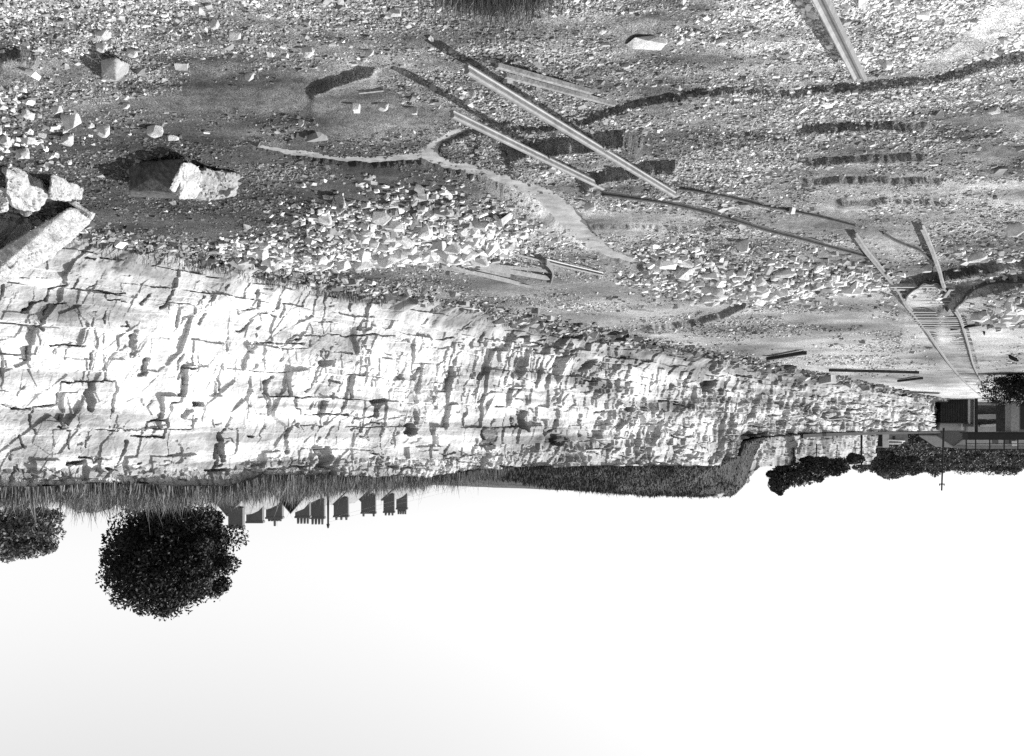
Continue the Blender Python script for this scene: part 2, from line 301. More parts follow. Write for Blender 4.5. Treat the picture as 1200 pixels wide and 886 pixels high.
def build_face(pxs, nrow, z0f, z1f, setback, seed, near=True):
    S = []
    for p in pxs:
        Y = CA/(CB+(600-p)/F); S.append(((600-p)*Y/F, Y))
    S = np.array(S); u0 = (S[:, 1]-20)/.859
    t = np.linspace(0, 1, nrow)
    zb, zt = z0f(pxs), z1f(pxs)
    Z = zb[None, :]+(zt-zb)[None, :]*t[:, None]
    U = np.repeat(u0[None, :], nrow, 0); PXc = np.repeat(pxs[None, :], nrow, 0); YY = np.repeat(S[None, :, 1], nrow, 0)
    pyc = YH+(Z-H)*F/YY
    rough = sst(380, 720, PXc); far = sst(800, 1000, PXc)
    zz_ = Z+.2*fbm(U*.35, Z*.3, 3, seed+53)
    off = .05*(zt[None, :]-Z)*(1-.3*far)+.30*fbm(U*.3, Z*.35, 3, seed)+.10*(.3+.7*sst(-.1, .2, fbm(U*.25, Z*.3, 2, seed+52)))*(((zz_*1.7) % 1.)-.5)
    # beds and joints
    zz = Z+.18*fbm(U*.12, Z*.2, 3, seed+4)+.10*fbm(U*.9, Z*.9, 4, seed+14)
    bounds = np.cumsum(np.random.default_rng(seed).uniform(.35, 1.05, 40))-1.2
    bi = np.searchsorted(bounds, zz); bl, bh = bounds[np.clip(bi-1, 0, 39)], bounds[np.clip(bi, 0, 39)]
    L = .9+2.4*_h(bi, bi*0, seed+5)
    uw = U+.28*fbm(U*1.1, Z*1.1, 4, seed+8)+rough*.35*(Z)        # joints lean over further along the face
    cu = uw/L+_h(bi, bi*0, seed+6)*7; ci = np.floor(cu); cf = cu-ci
    split = .35+.3*_h(ci, bi, seed+9); ci2 = ci*2+(cf > split); rr = _h(ci2, bi, seed+7)
    off = off+(rr-.5)*(.12+.14*rough)*(1+.6*(rr > .85))
    edge = np.minimum(np.minimum(cf, np.abs(cf-split)), 1-cf)*L; he = np.minimum(np.abs(zz-bl), np.abs(bh-zz))
    pres = sst(.0, .12, fbm(U*.5, Z*.6, 3, seed+11)-.16)
    cw = .022*np.maximum(YY/30, 1)**.8
    off = off-.13*pres*((edge < cw) | (he < cw*.8))
    pat = .15+1.6*sst(-.12, .28, fbm(U*.20, Z*.6, 3, seed+50))
    # angular broken rock, growing rougher along the face
    for sc_, am, sd in ((.9, .36, 20), (2.0, .13, 23), (4.6, .028, 26)):
        f1, f2, rid, dx, dy = worley((U+.45*Z)*sc_*.9, Z*sc_*.7, seed+sd)
        g = (rid-.5)*am+(dx*(_h(np.floor(rid*997), bi*0, 3)-.5)*2+dy*(_h(np.floor(rid*991), bi*0, 5)-.5)*1.4)*am
        off = off+g*(.20+.42*rough)*pat*(1-.35*far)
    off = off+.02*fbm(U*6, Z*6, 3, seed+40)
    tone = np.full(Z.shape, .9)
    if near:
        wxp = PXc+3.2*fbm(PXc*.10, pyc*.10, 3, 92)+1.4*fbm(PXc*.4, pyc*.4, 2, 95); wyp = pyc+3.2*fbm(PXc*.10, pyc*.10, 3, 93)+1.4*fbm(PXc*.4, pyc*.4, 2, 94); vary = fbm(PXc*.07, pyc*.07, 3, 96)
        def crack(w, pts, dep=1.):
            xs = [p[0] for p in pts]; ys = [p[1] for p in pts]; c0, c1 = np.searchsorted(pxs, [min(xs)-9, max(xs)+9])
            if c1-c0 < 2: return
            sl = (slice(None), slice(c0, c1)); py_ = pyc[sl]; m_ = (py_ > min(ys)-9) & (py_ < max(ys)+9); rws = np.where(m_.any(1))[0]
            if not len(rws): return
            sl = (slice(rws[0], rws[-1]+1), slice(c0, c1))
            d = segdist(wxp[sl], wyp[sl], pts)+.7*jit[sl]; ww = w*(.5+1.0*vary[sl])
            off[sl] -= .42*sst(ww*.5+.8, ww*.5-.1, d)*min(1, .3+.2*w)*np.clip(.75+1.3*vary[sl], .2, 1.2)*np.maximum(1, YY[sl]/40)*dep
        jit = fbm(PXc*.3, pyc*.3, 2, 91)
        for w, pts in CR: crack(w, pts)
        rc = np.random.default_rng(77)
        for _ in range(620):
            x = rc.uniform(0, 1095) if rc.random() < .45 else rc.uniform(420, 1095); yb = YH-F*H/(CA/(CB+(600-x)/F)); yt = np.interp(x, TOPX, TOPY)
            y = rc.uniform(yb+12, yt-3) if rc.random() < .75 else rc.uniform(yt-26, yt-3)
            L_ = rc.uniform(3, 11)*(1.3 if x > 450 else 1); an = rc.normal(-.25, .3) if rc.random() < .7 else rc.normal(1.5, .15)
            p0 = (x, y); p1 = (x+math.sin(an)*L_, y+math.cos(an)*L_); p2 = (p1[0]+math.sin(an+rc.normal(0, .9))*L_*.6, p1[1]+math.cos(an+rc.normal(0, .5))*L_*.6)
            crack(rc.uniform(1., 2.4), [p0, p1, p2], rc.uniform(.35, .9))
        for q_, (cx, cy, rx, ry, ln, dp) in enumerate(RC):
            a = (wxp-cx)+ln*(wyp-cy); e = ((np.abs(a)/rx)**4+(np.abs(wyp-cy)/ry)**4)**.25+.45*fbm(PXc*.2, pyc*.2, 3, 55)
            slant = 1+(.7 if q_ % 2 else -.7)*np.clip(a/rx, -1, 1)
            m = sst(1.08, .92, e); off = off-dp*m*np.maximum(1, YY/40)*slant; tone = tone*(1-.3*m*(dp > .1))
        # scree leaning on the foot
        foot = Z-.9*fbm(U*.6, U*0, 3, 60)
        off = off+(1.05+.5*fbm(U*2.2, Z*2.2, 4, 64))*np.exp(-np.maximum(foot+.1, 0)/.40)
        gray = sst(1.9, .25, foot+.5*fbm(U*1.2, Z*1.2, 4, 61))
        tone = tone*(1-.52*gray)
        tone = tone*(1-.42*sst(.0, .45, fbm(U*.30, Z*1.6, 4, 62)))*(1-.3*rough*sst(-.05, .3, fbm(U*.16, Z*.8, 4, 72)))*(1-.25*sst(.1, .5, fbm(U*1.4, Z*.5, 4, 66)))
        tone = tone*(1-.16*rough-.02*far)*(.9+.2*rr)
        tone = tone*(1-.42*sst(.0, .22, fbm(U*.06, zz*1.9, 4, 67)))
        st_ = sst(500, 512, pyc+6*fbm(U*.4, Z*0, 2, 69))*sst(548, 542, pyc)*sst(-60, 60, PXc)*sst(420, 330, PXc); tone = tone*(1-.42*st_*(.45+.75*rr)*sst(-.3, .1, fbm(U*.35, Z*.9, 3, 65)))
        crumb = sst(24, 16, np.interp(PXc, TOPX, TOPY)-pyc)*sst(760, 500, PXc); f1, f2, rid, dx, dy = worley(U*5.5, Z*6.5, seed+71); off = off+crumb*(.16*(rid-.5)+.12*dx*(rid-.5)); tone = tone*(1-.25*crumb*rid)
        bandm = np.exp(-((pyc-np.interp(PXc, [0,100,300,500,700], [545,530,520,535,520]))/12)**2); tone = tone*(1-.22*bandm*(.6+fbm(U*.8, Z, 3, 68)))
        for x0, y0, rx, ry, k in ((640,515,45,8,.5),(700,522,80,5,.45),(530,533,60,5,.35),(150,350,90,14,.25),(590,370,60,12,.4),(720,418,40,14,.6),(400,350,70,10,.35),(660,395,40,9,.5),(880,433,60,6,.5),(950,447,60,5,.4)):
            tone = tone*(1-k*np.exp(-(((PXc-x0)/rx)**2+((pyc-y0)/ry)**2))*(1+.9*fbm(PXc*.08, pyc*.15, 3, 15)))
    else:
        tone = tone*(.55-.35*sst(-.05, .35, fbm(U*.25, Z*.5, 4, 63)))
    tone = np.clip(tone, .05, .95)
    off = off-setback
    Xc = S[None, :, 0]+NN[0]*off; Yc = S[None, :, 1]+NN[1]*off
    V = np.stack([Xc, Yc, Z], -1)
    # lip running back under the turf
    lip = V[-1].copy(); lip[:, 0] -= NN[0]*1.6; lip[:, 1] -= NN[1]*1.6
    V = np.concatenate([V, lip[None]], 0); tone = np.concatenate([tone, tone[-1:]*.5], 0)
    return V, tone
cpx = np.concatenate([np.linspace(-900, -80, 60), np.arange(-80, 1000, .85), np.arange(1000, 1136, .7)])
V, tone = build_face(cpx, 330, lambda p: np.full(p.shape, -.35), lambda p: topz(p)+.10*fbm(p*.05, p*0, 3, 8)*sst(200, 40, cliffY(p)), 0, 100)
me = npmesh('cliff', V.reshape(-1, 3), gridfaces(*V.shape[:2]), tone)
tag(link('cliff', me, M['cliff']), 'long white limestone quarry face with dark joints', kind='structure')
upx = np.arange(862, 1052, .9)
UTX = [860,868,885,900,912,940,975,1030,1040,1052]; UTY = [560,582,580,566,547,545,545,544,530,512]
V, tone = build_face(upx, 90, lambda p: topz(np.maximum(p, 880))-.4, lambda p: H+(np.interp(p-15, UTX, UTY)-YH)*(cliffY(p)+2)/F, 3.2, 300, False)
me = npmesh('upper_cliff', V.reshape(-1, 3), gridfaces(*V.shape[:2]), tone)
tag(link('upper_cliff', me, M['cliff']), 'greyer upper tier of rock set back above the far face', kind='structure')

# ---------------------------------------------------------------- land above the face
BX = [-900,0,60,130,210,280,340,400,475,560,580,600,650,700,780,850,884,890,1000,1140]
BR = [.2,.12,.2,.45,.35,.5,.85,.75,.5,.2,.25,.0,.0,.0,.0,.0,.0,.0,.0,.0]
BKX = [-900,570,610,670,722,784,870,908,912,1140]; BKY = [0,0,553,559,570,576,580,580,0,0]
ppx = np.concatenate([np.linspace(-900, -80, 60), np.arange(-80, 1140, 2.)])
ws = np.array([0,.3,.6,.9,1.3,1.7,2.1,2.6,3.2,4,5,6.5,8,10,13,17,22,28,36,46,60,90])
Yp = cliffY(ppx); Xp = (600-ppx)*Yp/F; tz = topz(ppx)
Wm, PXm = np.meshgrid(ws, ppx, indexing='ij'); tzm = np.repeat(tz[None], len(ws), 0); Ym = np.repeat(Yp[None], len(ws), 0)
Xw = Xp[None]-NN[0]*(Wm-.12); Yw = Yp[None]-NN[1]*(Wm-.12)
bump_ = np.interp(PXm, BX, BR)*sst(.2, 3., Wm)
bz = np.interp(PXm, BKX, [0,0]+BKY[2:8]+[0,0]); on = sst(588, 600, PXm)*sst(906, 899, PXm)
btop = np.where(bz > 10, H+(bz-YH)*(Ym+2.)/F-tzm, 0); btop = np.maximum(btop, 0)*on
bump_ = bump_+btop*sst(.3, 3.4, Wm+.7*fbm(PXm*.03, Wm, 3, 4))
bump_ = bump_-.3*sst(1, 8, Wm)*sst(150, 60, PXm)
bump_ = bump_+.12*fbm(Xw*.8, Yw*.8, 3, 6)*sst(0, 1, Wm)
V = np.stack([Xw, Yw, tzm+.02+bump_], -1)
tone = .9+.9*(on < .5)+.8*fbm(Xw*.6, Yw*.6, 4, 13)+.5*sst(5, 12, Wm)
me = npmesh('upper_land', V.reshape(-1, 3), gridfaces(*V.shape[:2]), np.clip(tone, .2, 3))
tag(link('hill', me, M['bank']), 'dark earthy land along the top of the quarry face', kind='structure')
def landz(px, w):
    i = int(np.argmin(abs(ppx-px))); return float(np.interp(w, ws, V[:, i, 2]))
LV = V
def at_land(px, w):
    """point on the upper land seen in column px, w metres behind the lip"""
    i = int(np.argmin(abs(ppx-px))); z = float(np.interp(w, ws, LV[:, i, 2]))
    return (float(np.interp(w, ws, LV[:, i, 0])), float(np.interp(w, ws, LV[:, i, 1])), z)
# pale field beyond, top left of the photograph
n = 30; fx = np.linspace(-260, 135, n); fr = np.linspace(0, 1, 12); fv = []
for t in fr:
    for x in fx:
        Y = 44+26*t; yy = 566+t*(np.interp(x, [-260, 0, 60, 110, 135], [612, 601, 596, 591, 580])-566); fv.append(Q(x, yy, Y))
me = npmesh('field', fv, gridfaces(12, n), None, True); tag(link('field', me, M['field']), 'pale grassy slope behind the quarry edge', kind='structure')
# wooded hillside closing the far end
hx = np.linspace(700, 1700, 90); ht = np.linspace(0, 1, 40); hv = []
for t in ht:
    for x in hx:
        Y0 = 206+90*t; ytop = np.interp(x, [700, 1000, 1700], [520, 533, 535]); base = 478.
        z = -.5+t**.75*(H+(ytop-YH)*296/F+.5); hv.append(((600-x)*Y0/F, Y0, z))
hv = np.array(hv); hv[:, 2] += .6*fbm(hv[:, 0]*.08, hv[:, 1]*.08, 3, 2)
me = npmesh('hillside', hv, gridfaces(40, 90), np.clip(1.2+1.6*fbm(hv[:, 0]*.12, hv[:, 1]*.12, 4, 21), .5, 3))
tag(link('hillside', me, M['bank']), 'overgrown slope closing the far end of the quarry', kind='structure')

# ---------------------------------------------------------------- loose stone
def stonebatch(n, c, size, r, flat=.7):     # jittered cubes: (n,8,3)
    base = np.array([(x, y, z) for z in (-1, 1) for y in (-1, 1) for x in (-1, 1)], float)*.5
    v = np.repeat(base[None], n, 0)+r.uniform(-.19, .19, (n, 8, 3))
    v *= r.uniform(.6, 1.35, (n, 1, 3))*np.array([1, 1, flat])
    a = r.uniform(0, 6.283, n); b = r.normal(0, .45, n); ca, sa, cb, sb = np.cos(a), np.sin(a), np.cos(b), np.sin(b)
    x, y, z = v[..., 0], v[..., 1], v[..., 2]
    y2 = y*cb[:, None]-z*sb[:, None]; z2 = y*sb[:, None]+z*cb[:, None]
    x3 = x*ca[:, None]-y2*sa[:, None]; y3 = x*sa[:, None]+y2*ca[:, None]
    return np.stack([x3, y3, z2], -1)*size[:, None, None]+c[:, None, :]
CF = np.array([(0,2,3,1),(4,5,7,6),(0,1,5,4),(1,3,7,5),(3,2,6,7),(2,0,4,6)])
def stonemesh(name, v, tone):
    n = len(v); f = (CF[None]+8*np.arange(n)[:, None, None]).reshape(-1, 4)
    return npmesh(name, v.reshape(-1, 3), f, np.repeat(tone, 8))
r = np.random.default_rng(5); n = 430000
gx = r.uniform(-90, 1290, n); gy = YH-np.exp(r.uniform(math.log(YH-430), math.log(YH+30), n)); gy = np.where(r.random(n) < .75, r.uniform(-30, 440, n), gy)
Yq = F*H/(YH-gy); Xq = (600-gx)*Yq/F
dens = .50+1.3*fbm(Xq*.35, Yq*.35, 4, 41)+.9*fbm(gx*.012, gy*.05, 3, 44)
dens += .35*sst(60, 0, gy)+.35*sst(850, 1050, gx)*sst(130, 60, gy)-.14*sst(230, 400, gy)*sst(300, 700, gx)
dens *= 1-smoothmask(gx, gy); sf_ = streamfield(gx, gy); dens = np.where(sf_ < -5, dens*.05, np.where(sf_ < 3, dens*(.2+.5*sst(-5, 3, sf_)), dens)); dens *= np.where((27.2-.596*Yq) < Xq+.3, 0, 1)
dens *= 1-.85*sst(1045, 1065, gx)*sst(330, 350, gy)
for pts_, h_, run_ in STEPS:
    if h_ > .12:
        yl_ = np.interp(gx, [p[0] for p in pts_], [p[1] for p in pts_]); hp = h_*F/Yq*1.1
        dens = np.where((gx > pts_[0][0]) & (gx < pts_[-1][0]) & (gy > yl_-3) & (gy < yl_+2.5), dens*.35, dens)
k = r.random(n) < dens
gx, gy, Xq, Yq = gx[k], gy[k], Xq[k], Yq[k]; n = len(gx)
sz = .0150*(Yq/12)**.8*np.exp(r.normal(0, .52, n)); big = r.random(n) < .004; sz = np.where(big, sz*2.6, sz)
sz = np.minimum(sz, .3)
zq = np.where(streamfield(gx, gy) < 0, -.09, floor_h(Xq, Yq))+sz*.12
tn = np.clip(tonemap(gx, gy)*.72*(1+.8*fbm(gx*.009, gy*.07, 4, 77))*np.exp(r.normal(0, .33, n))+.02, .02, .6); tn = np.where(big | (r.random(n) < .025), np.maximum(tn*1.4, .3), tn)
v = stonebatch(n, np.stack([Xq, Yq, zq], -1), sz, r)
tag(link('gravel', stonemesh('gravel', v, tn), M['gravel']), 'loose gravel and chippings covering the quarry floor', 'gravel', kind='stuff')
print('gravel', n)
# broken rubble between the big stones of each heap
def blob(n, cx, cy, rx, ry, r): a = r.normal(0, 1, (n, 2)); return cx+a[:, 0]*rx, cy+a[:, 1]*ry
HEAPS = [('stream heap', [(470,258,50,18,3000),(560,268,28,13,1300),(370,290,40,10,800),(300,285,25,7,120)]),
         ('far heap', [(880,322,62,12,2400),(990,325,30,8,600),(780,300,25,9,400)]),
         ('track heap', [(1185,345,16,14,350),(1165,298,25,4,120)]),
         ('left heap', [(30,150,50,26,90),(15,110,30,20,50)])]
bx, by, bs = [], [], []
for _, parts in HEAPS:
    for cx, cy, rx, ry, m in parts:
        x, y = blob(m, cx, cy, rx, ry, r); bx.append(x); by.append(y); bs.append(np.full(m, 3.9 if cx < 700 else 3.5)*np.exp(r.normal(0, .35, m)))
bx, by, bs = map(np.concatenate, (bx, by, bs)); k = (streamfield(bx, by) > 4) & (by < 380) & ~((bx > 535) & (bx < 720) & (by > 288) & (by < 335)); bx, by, bs = bx[k], by[k], bs[k]
Yq = F*H/(YH-by); Xq = (600-bx)*Yq/F; k = (27.2-.596*Yq) > Xq+.8; bx, by, bs, Xq, Yq = bx[k], by[k], bs[k], Xq[k], Yq[k]; n = len(bx)
sz = bs*Yq/F; zq = floor_h(Xq, Yq)+sz*r.uniform(.1, .6, n)
v = stonebatch(n, np.stack([Xq, Yq, zq], -1), sz, r, .75)
tag(link('rubble', stonemesh('rubble', v, np.clip(r.normal(.43, .10, n), .12, .68)), M['gravel']), 'small broken limestone filling the heaps', 'rubble', kind='stuff')
# scree and chips lying along the foot of the face
n = 9000; sx = r.uniform(-60, 1120, n); Yf = cliffY(sx); sx_X = (600-sx)*Yf/F; o_ = np.abs(r.normal(0, .9, n))+.55
Xq = sx_X+NN[0]*o_; Yq = Yf+NN[1]*o_; sz = (2.4*np.exp(r.normal(0, .5, n)))*Yq/F
zq = floor_h(Xq, Yq)+np.maximum(0, .32-.2*o_)+sz*.2
v = stonebatch(n, np.stack([Xq, Yq, zq], -1), sz, r)
tag(link('scree', stonemesh('scree', v, np.clip(r.normal(.19, .09, n), .03, .45)), M['gravel']), 'chips of stone fallen along the foot of the face', 'scree', kind='stuff')

# big stones, each a thing of its own
import bmesh
def rockmesh(seed, pts=20, sq=.8):
    r_ = np.random.default_rng(seed); bm = bmesh.new()
    for _ in range(pts):
        p = r_.normal(0, 1, 3); p /= np.linalg.norm(p); p = np.sign(p)*np.abs(p)**sq; p *= .5/max(abs(p).max(), .6)*r_.uniform(.88, 1.05)
        bm.verts.new(p)
    bmesh.ops.convex_hull(bm, input=bm.verts[:]); lo = [v for v in bm.verts if not v.link_faces]
    bmesh.ops.delete(bm, geom=lo, context='VERTS')
    bmesh.ops.bevel(bm, geom=bm.edges[:], offset=.018, segments=1, affect='EDGES')
    me = bpy.data.meshes.new('stone'); bm.to_mesh(me); bm.free(); me.materials.append(M['stone']); return me
ROCKS = [rockmesh(40+i) for i in range(14)]
def stone(X, Y, w, d, h, rz, lab, group=None, rx=0., z=None, name='stone', sink=.2, me=None):
    o = bpy.data.objects.new(name, me or random.choice(ROCKS)); C.objects.link(o)
    z = fzw(X, Y) if z is None else z
    o.location = (X, Y, z+h*(.5-sink)); o.scale = (w, d, h); o.rotation_euler = (rx, rx*.6, rz)
    tag(o, lab, 'stone', group); return o
GL = {0: ('pale angular stone in the big heap beside the winding stream', 'stones of the heap beside the stream'),
      1: ('pale angular stone in the low heap between the fallen rails and the track', 'stones of the heap in the middle of the floor'),
      2: ('pale jagged stone in the rubble beside the curved track edge', 'stones beside the curved track edge'),
      3: ('pale stone lying in the coarse gravel close to the fallen boulders', 'stones near the fallen boulders')}
CNT = {0: 120, 1: 90, 2: 26, 3: 22}
for gi, (_, parts) in enumerate(HEAPS):
    wts = np.array([p[4] for p in parts], float); wts /= wts.sum(); m = 0
    while m < CNT[gi]:
        cx, cy, rx, ry, _n = parts[int(r.choice(len(parts), p=wts))]
        x, y = cx+r.normal()*rx*.8, cy+r.normal()*ry*.75
        if streamfield(np.array([x]), np.array([y]))[0] < 9 or (520 < x < 720 and 288 < y < 335 and gi == 0): continue
        X, Y, _ = P(x, y)
        if 27.2-.596*Y < X+1.4: continue
        px_ = (8.5 if gi == 0 else 7.5 if gi < 3 else 6)*min(1.55, math.exp(r.normal(0, .38))); w = px_*Y/F*1.25
        stone(X, Y, w*r.uniform(.9, 1.7), w*r.uniform(.7, 1.1), w*r.uniform(.7, 1.1), r.uniform(0, 6.3), GL[gi][0], GL[gi][1], rx=r.normal(0, .45), sink=r.uniform(.0, .25)); m += 1
SINGLE = [(121,42,18,9,'white flattish stone in the coarse gravel, the upper of two close together'),(119,56,12,10,'white stone just beside a larger flattish one in the coarse gravel'),
 (155,63,12,9,'small white stone next to the sharp-edged grey boulder in the gravel'),(121,150,14,14,'white upright stone in the dark earth above the split boulder'),
 (182,152,17,12,'bright stone with a dark shaded side in the dark earth above the split boulder'),(83,132,20,17,'pale squarish stone with a dark side near the left heap'),
 (251,27,12,11,'white wedge-shaped stone at the edge of a smooth dark patch'),(275,43,13,8,'pale stone half sunk in the speckled gravel'),(292,92,10,8,'small pale stone in the speckled gravel'),
 (360,62,14,10,'white stone on the gravel ridge beyond the smooth hollow'),(433,62,10,7,'small white stone with a black shadow on bare ground'),(417,127,12,10,'white stone, first of three in a row by the stony ledge'),
 (449,127,12,9,'square white stone, second of three in a row by the stony ledge'),(484,132,10,8,'pale stone, third of three in a row by the stony ledge'),(353,144,7,8,'little white stone with a black shadow on smooth soil'),
 (554,112,7,8,'small pale stone beside the shadow of the shorter fallen rail'),(462,14,15,8,'pale stone near the grass tuft at the frame edge'),(691,233,13,10,'round white stone at the dark edge of the stream bend'),
 (652,279,10,6,'small white stone on open ground between stream and timbers'),(757,48,42,8,'long thin grey slab casting a black shadow'),(705,32,12,5,'small flat white stone behind the long thin slab'),
 (733,77,10,5,'little white stone in front of the long thin slab'),(1190,268,22,15,'jagged white stone with long shadow at the frame edge'),(1085,314,12,9,'round pale stone between the rails where the bed begins'),
 (1125,290,8,6,'small white stone behind the straight right rail'),(1188,348,26,12,'big white slab at the frame edge by the track'),(745,325,9,5,'small squared stone lying alone beside the stream end'),
 (1040,73,16,9,'pale rounded stone close to the end of the propped rail'),(845,47,14,8,'white stone in the bright coarse gravel'),(870,283,14,14,'white block with a dark square side at the far end of the middle heap'),
 (203,163,12,5,'thin white flake near the split boulder'),(58,180,10,6,'white flake above the holed boulder'),(24,175,10,11,'white upright stone above the holed boulder'),(1165,130,14,7,'pale slab in the stony ground by the frame edge')]
for x, y, w, h, lab in SINGLE:
    y2 = y-0; X, Y, _ = P(x, y2-h*.3); k = Y/F
    stone(X, Y, w*k*1.05, max(w*.7, 6)*k, h*k*1.25, r.uniform(-.5, .5), lab, sink=.15)
# large custom blocks
def custom(name, pts, lab, matk='block', cat='boulder', vox=.035, rgh=1.):
    bm = bmesh.new()
    for p in pts: bm.verts.new(p)
    bmesh.ops.convex_hull(bm, input=bm.verts[:])
    bmesh.ops.delete(bm, geom=[v for v in bm.verts if not v.link_faces], context='VERTS')
    me = bpy.data.meshes.new(name); bm.to_mesh(me); bm.free(); o = link(name, me)
    if vox:
        md = o.modifiers.new('r', 'REMESH'); md.mode = 'VOXEL'; md.voxel_size = vox; md.adaptivity = 0
        dg = bpy.context.evaluated_depsgraph_get(); m2 = bpy.data.meshes.new_from_object(o.evaluated_get(dg)); o.modifiers.clear(); o.data = m2; m2.name = name
        n_ = len(m2.vertices); q = np.zeros(n_*3); m2.vertices.foreach_get('co', q); q = q.reshape(-1, 3); nr = np.zeros(n_*3); m2.vertices.foreach_get('normal', nr); nr = nr.reshape(-1, 3)
        a, b_ = q[:, 0]*2.1+q[:, 2]*2.9, q[:, 1]*2.1-q[:, 2]*2.3
        w1 = worley(a, b_, 12); d = .05*(w1[2]-.5)+.10*w1[3]*(w1[2]-.5)+.10*fbm(a, b_, 3, 12)+.03*fbm(a*4, b_*4, 3, 14)-.04*sst(.3, .1, worley(a*2.2, b_*2.2, 33)[0])
        q = q+nr*(d*rgh)[:, None]; m2.vertices.foreach_set('co', q.ravel()); m2.polygons.foreach_set('use_smooth', np.zeros(len(m2.polygons), bool)); m2.update()
    o.data.materials.clear(); o.data.materials.append(M[matk]); tag(o, lab, cat); return o
def hexa(front, dy, lean=0., skew=0.):  # front: photo outline with depth; extruded dy metres back
    pts = []
    for x, y, Y in front:
        a = np.array(Q(x, y, Y)); pts += [a, a+np.array([skew, dy, lean])]
    return pts
# split boulder: dark face towards the camera, bright face to the sun
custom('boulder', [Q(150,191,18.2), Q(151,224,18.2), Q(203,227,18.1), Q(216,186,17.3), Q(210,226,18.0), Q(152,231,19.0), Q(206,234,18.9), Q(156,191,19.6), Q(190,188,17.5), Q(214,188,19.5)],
       'split boulder with one face in black shade and its top edge sunlit', 'shaded_stone', rgh=.2, vox=.025)
custom('boulder', [Q(216,187,17.2), Q(198,220,17.7), Q(212,235,18.6), Q(230,234,19.3), Q(243,205,18.6), Q(235,196,17.8), Q(225,226,20.2)],
       'sloping sunlit boulder leaning against the split one with the dark face', rgh=.6)
custom('boulder', [Q(222,196,18.2), Q(240,196,17.9), Q(280,205,18.6), Q(274,232,19.8), Q(240,232,19.6), Q(215,230,19.4), Q(262,226,20.6), Q(230,226,20.4)],
       'low grey weathered boulder behind the sloping sunlit one', 'dull', rgh=1.3)
custom('boulder', [Q(119,70,12.6), Q(119,92,13.0), Q(136,94,12.9), Q(136,68,12.4), Q(152,75,12.9), Q(150,84,13.2), Q(133,96,13.6), Q(121,93,13.6), Q(150,84,13.6)],
       'sharp-edged boulder in the coarse gravel, one side dark and one bright', 'dull', vox=.018, rgh=.25)
custom('boulder', [Q(6,194,18.1), Q(7,225,18.1), Q(14,242,18.4), Q(44,249,19.2), Q(53,236,19.4), Q(54,220,19.4), Q(50,198,19.2), Q(28,193,18.6), Q(15,238,19.8), Q(46,240,20.3), Q(52,205,20.4), Q(6,205,19.8)],
       'large white pitted boulder standing beside the squarer block', rgh=1.2)
custom('boulder', [Q(60,202,18.7), Q(58,231,18.8), Q(78,235,19.2), Q(95,233,19.7), Q(99,206,19.7), Q(90,200,19.4), Q(62,231,19.9), Q(94,228,20.7), Q(96,205,20.8)],
       'squared light grey block between the pitted boulder and the white slab', rgh=.7)
custom('boulder', [Q(-22,215,19.9), Q(-20,245,20), Q(2,248,19.9), Q(10,236,19.8), Q(9,222,19.7), Q(-8,214,19.6), Q(0,246,21.3), Q(-20,244,21.3), Q(8,225,21)],
       'white boulder cut off by the frame edge next to the pitted one')
custom('boulder', [Q(22,240,19.2), Q(24,250,19.2), Q(30,253,19.1), Q(38,249,19.1), Q(39,241,19.2), Q(30,238,19.0), Q(30,252,19.8), Q(24,242,19.8), Q(38,243,19.8)],
       'small rounded stone perched on top of the pitted boulder', 'dull')
custom('slab', [Q(112,250,21.5), Q(106,247,21.3), Q(82,243,21.0), Q(0,292,22.3), Q(-40,318,23), Q(-40,350,23.6), Q(10,330,23.4), Q(60,300,22.9), Q(105,262,22), Q(84,244,22.0), Q(0,294,23.3), Q(-30,350,24.5), Q(60,302,24.0), Q(111,252,22.3)],
       'long white slab leaning down from the quarry face', cat='slab', rgh=.5)
custom('slab', [Q(78,234,20.4), Q(82,236,20.4), Q(104,255,21), Q(108,252,21), Q(97,240,20.6), Q(90,234,20.4), Q(80,236,21), Q(106,254,21.6)],
       'thin broken slab bridging the squared block and the white slab', 'dull', cat='slab')
custom('boulder', [Q(395,206,20.2), Q(393,232,20.0), Q(397,252,20.0), Q(404,246,20.0), Q(403,222,20.0), Q(402,205,20.2), Q(398,206,20.8), Q(397,250,20.8), Q(404,240,20.8)],
       'tall narrow upright stone in the heap beside the stream')

# ---------------------------------------------------------------- rails, timbers, track
RAILP = [(-.055,0),(.055,0),(.055,.015),(.012,.03),(.012,.105),(.034,.115),(.034,.145),(-.034,.145),(-.034,.115),(-.012,.105),(-.012,.03),(-.055,.015)]
def subdiv(pts, n=6):
    pts = [np.array(p, float) for p in pts]; out = []
    for i in range(len(pts)-1):
        p0, p1, p2, p3 = pts[max(i-1, 0)], pts[i], pts[i+1], pts[min(i+2, len(pts)-1)]
        for t in np.arange(n)/n: out.append(.5*((2*p1)+(-p0+p2)*t+(2*p0-5*p1+4*p2-p3)*t*t+(-p0+3*p1-3*p2+p3)*t**3))
    return out+[pts[-1]]
def groundline(px, lift=.0, n=6):
    out = []
    for x, y in subdiv([np.array(p) for p in px], n):
        X, Y, _ = P(x, y); out.append((X, Y, fzw(X, Y)+lift))
    g0 = np.array([o[2] for o in out])-lift; z = np.maximum(g0, np.convolve(np.pad(g0, 3, 'edge'), np.ones(7)/7, 'valid')); z = np.convolve(np.pad(z, 1, 'edge'), np.ones(3)/3, 'valid')+lift
    return [(o[0], o[1], float(zz)) for o, zz in zip(out, z)]
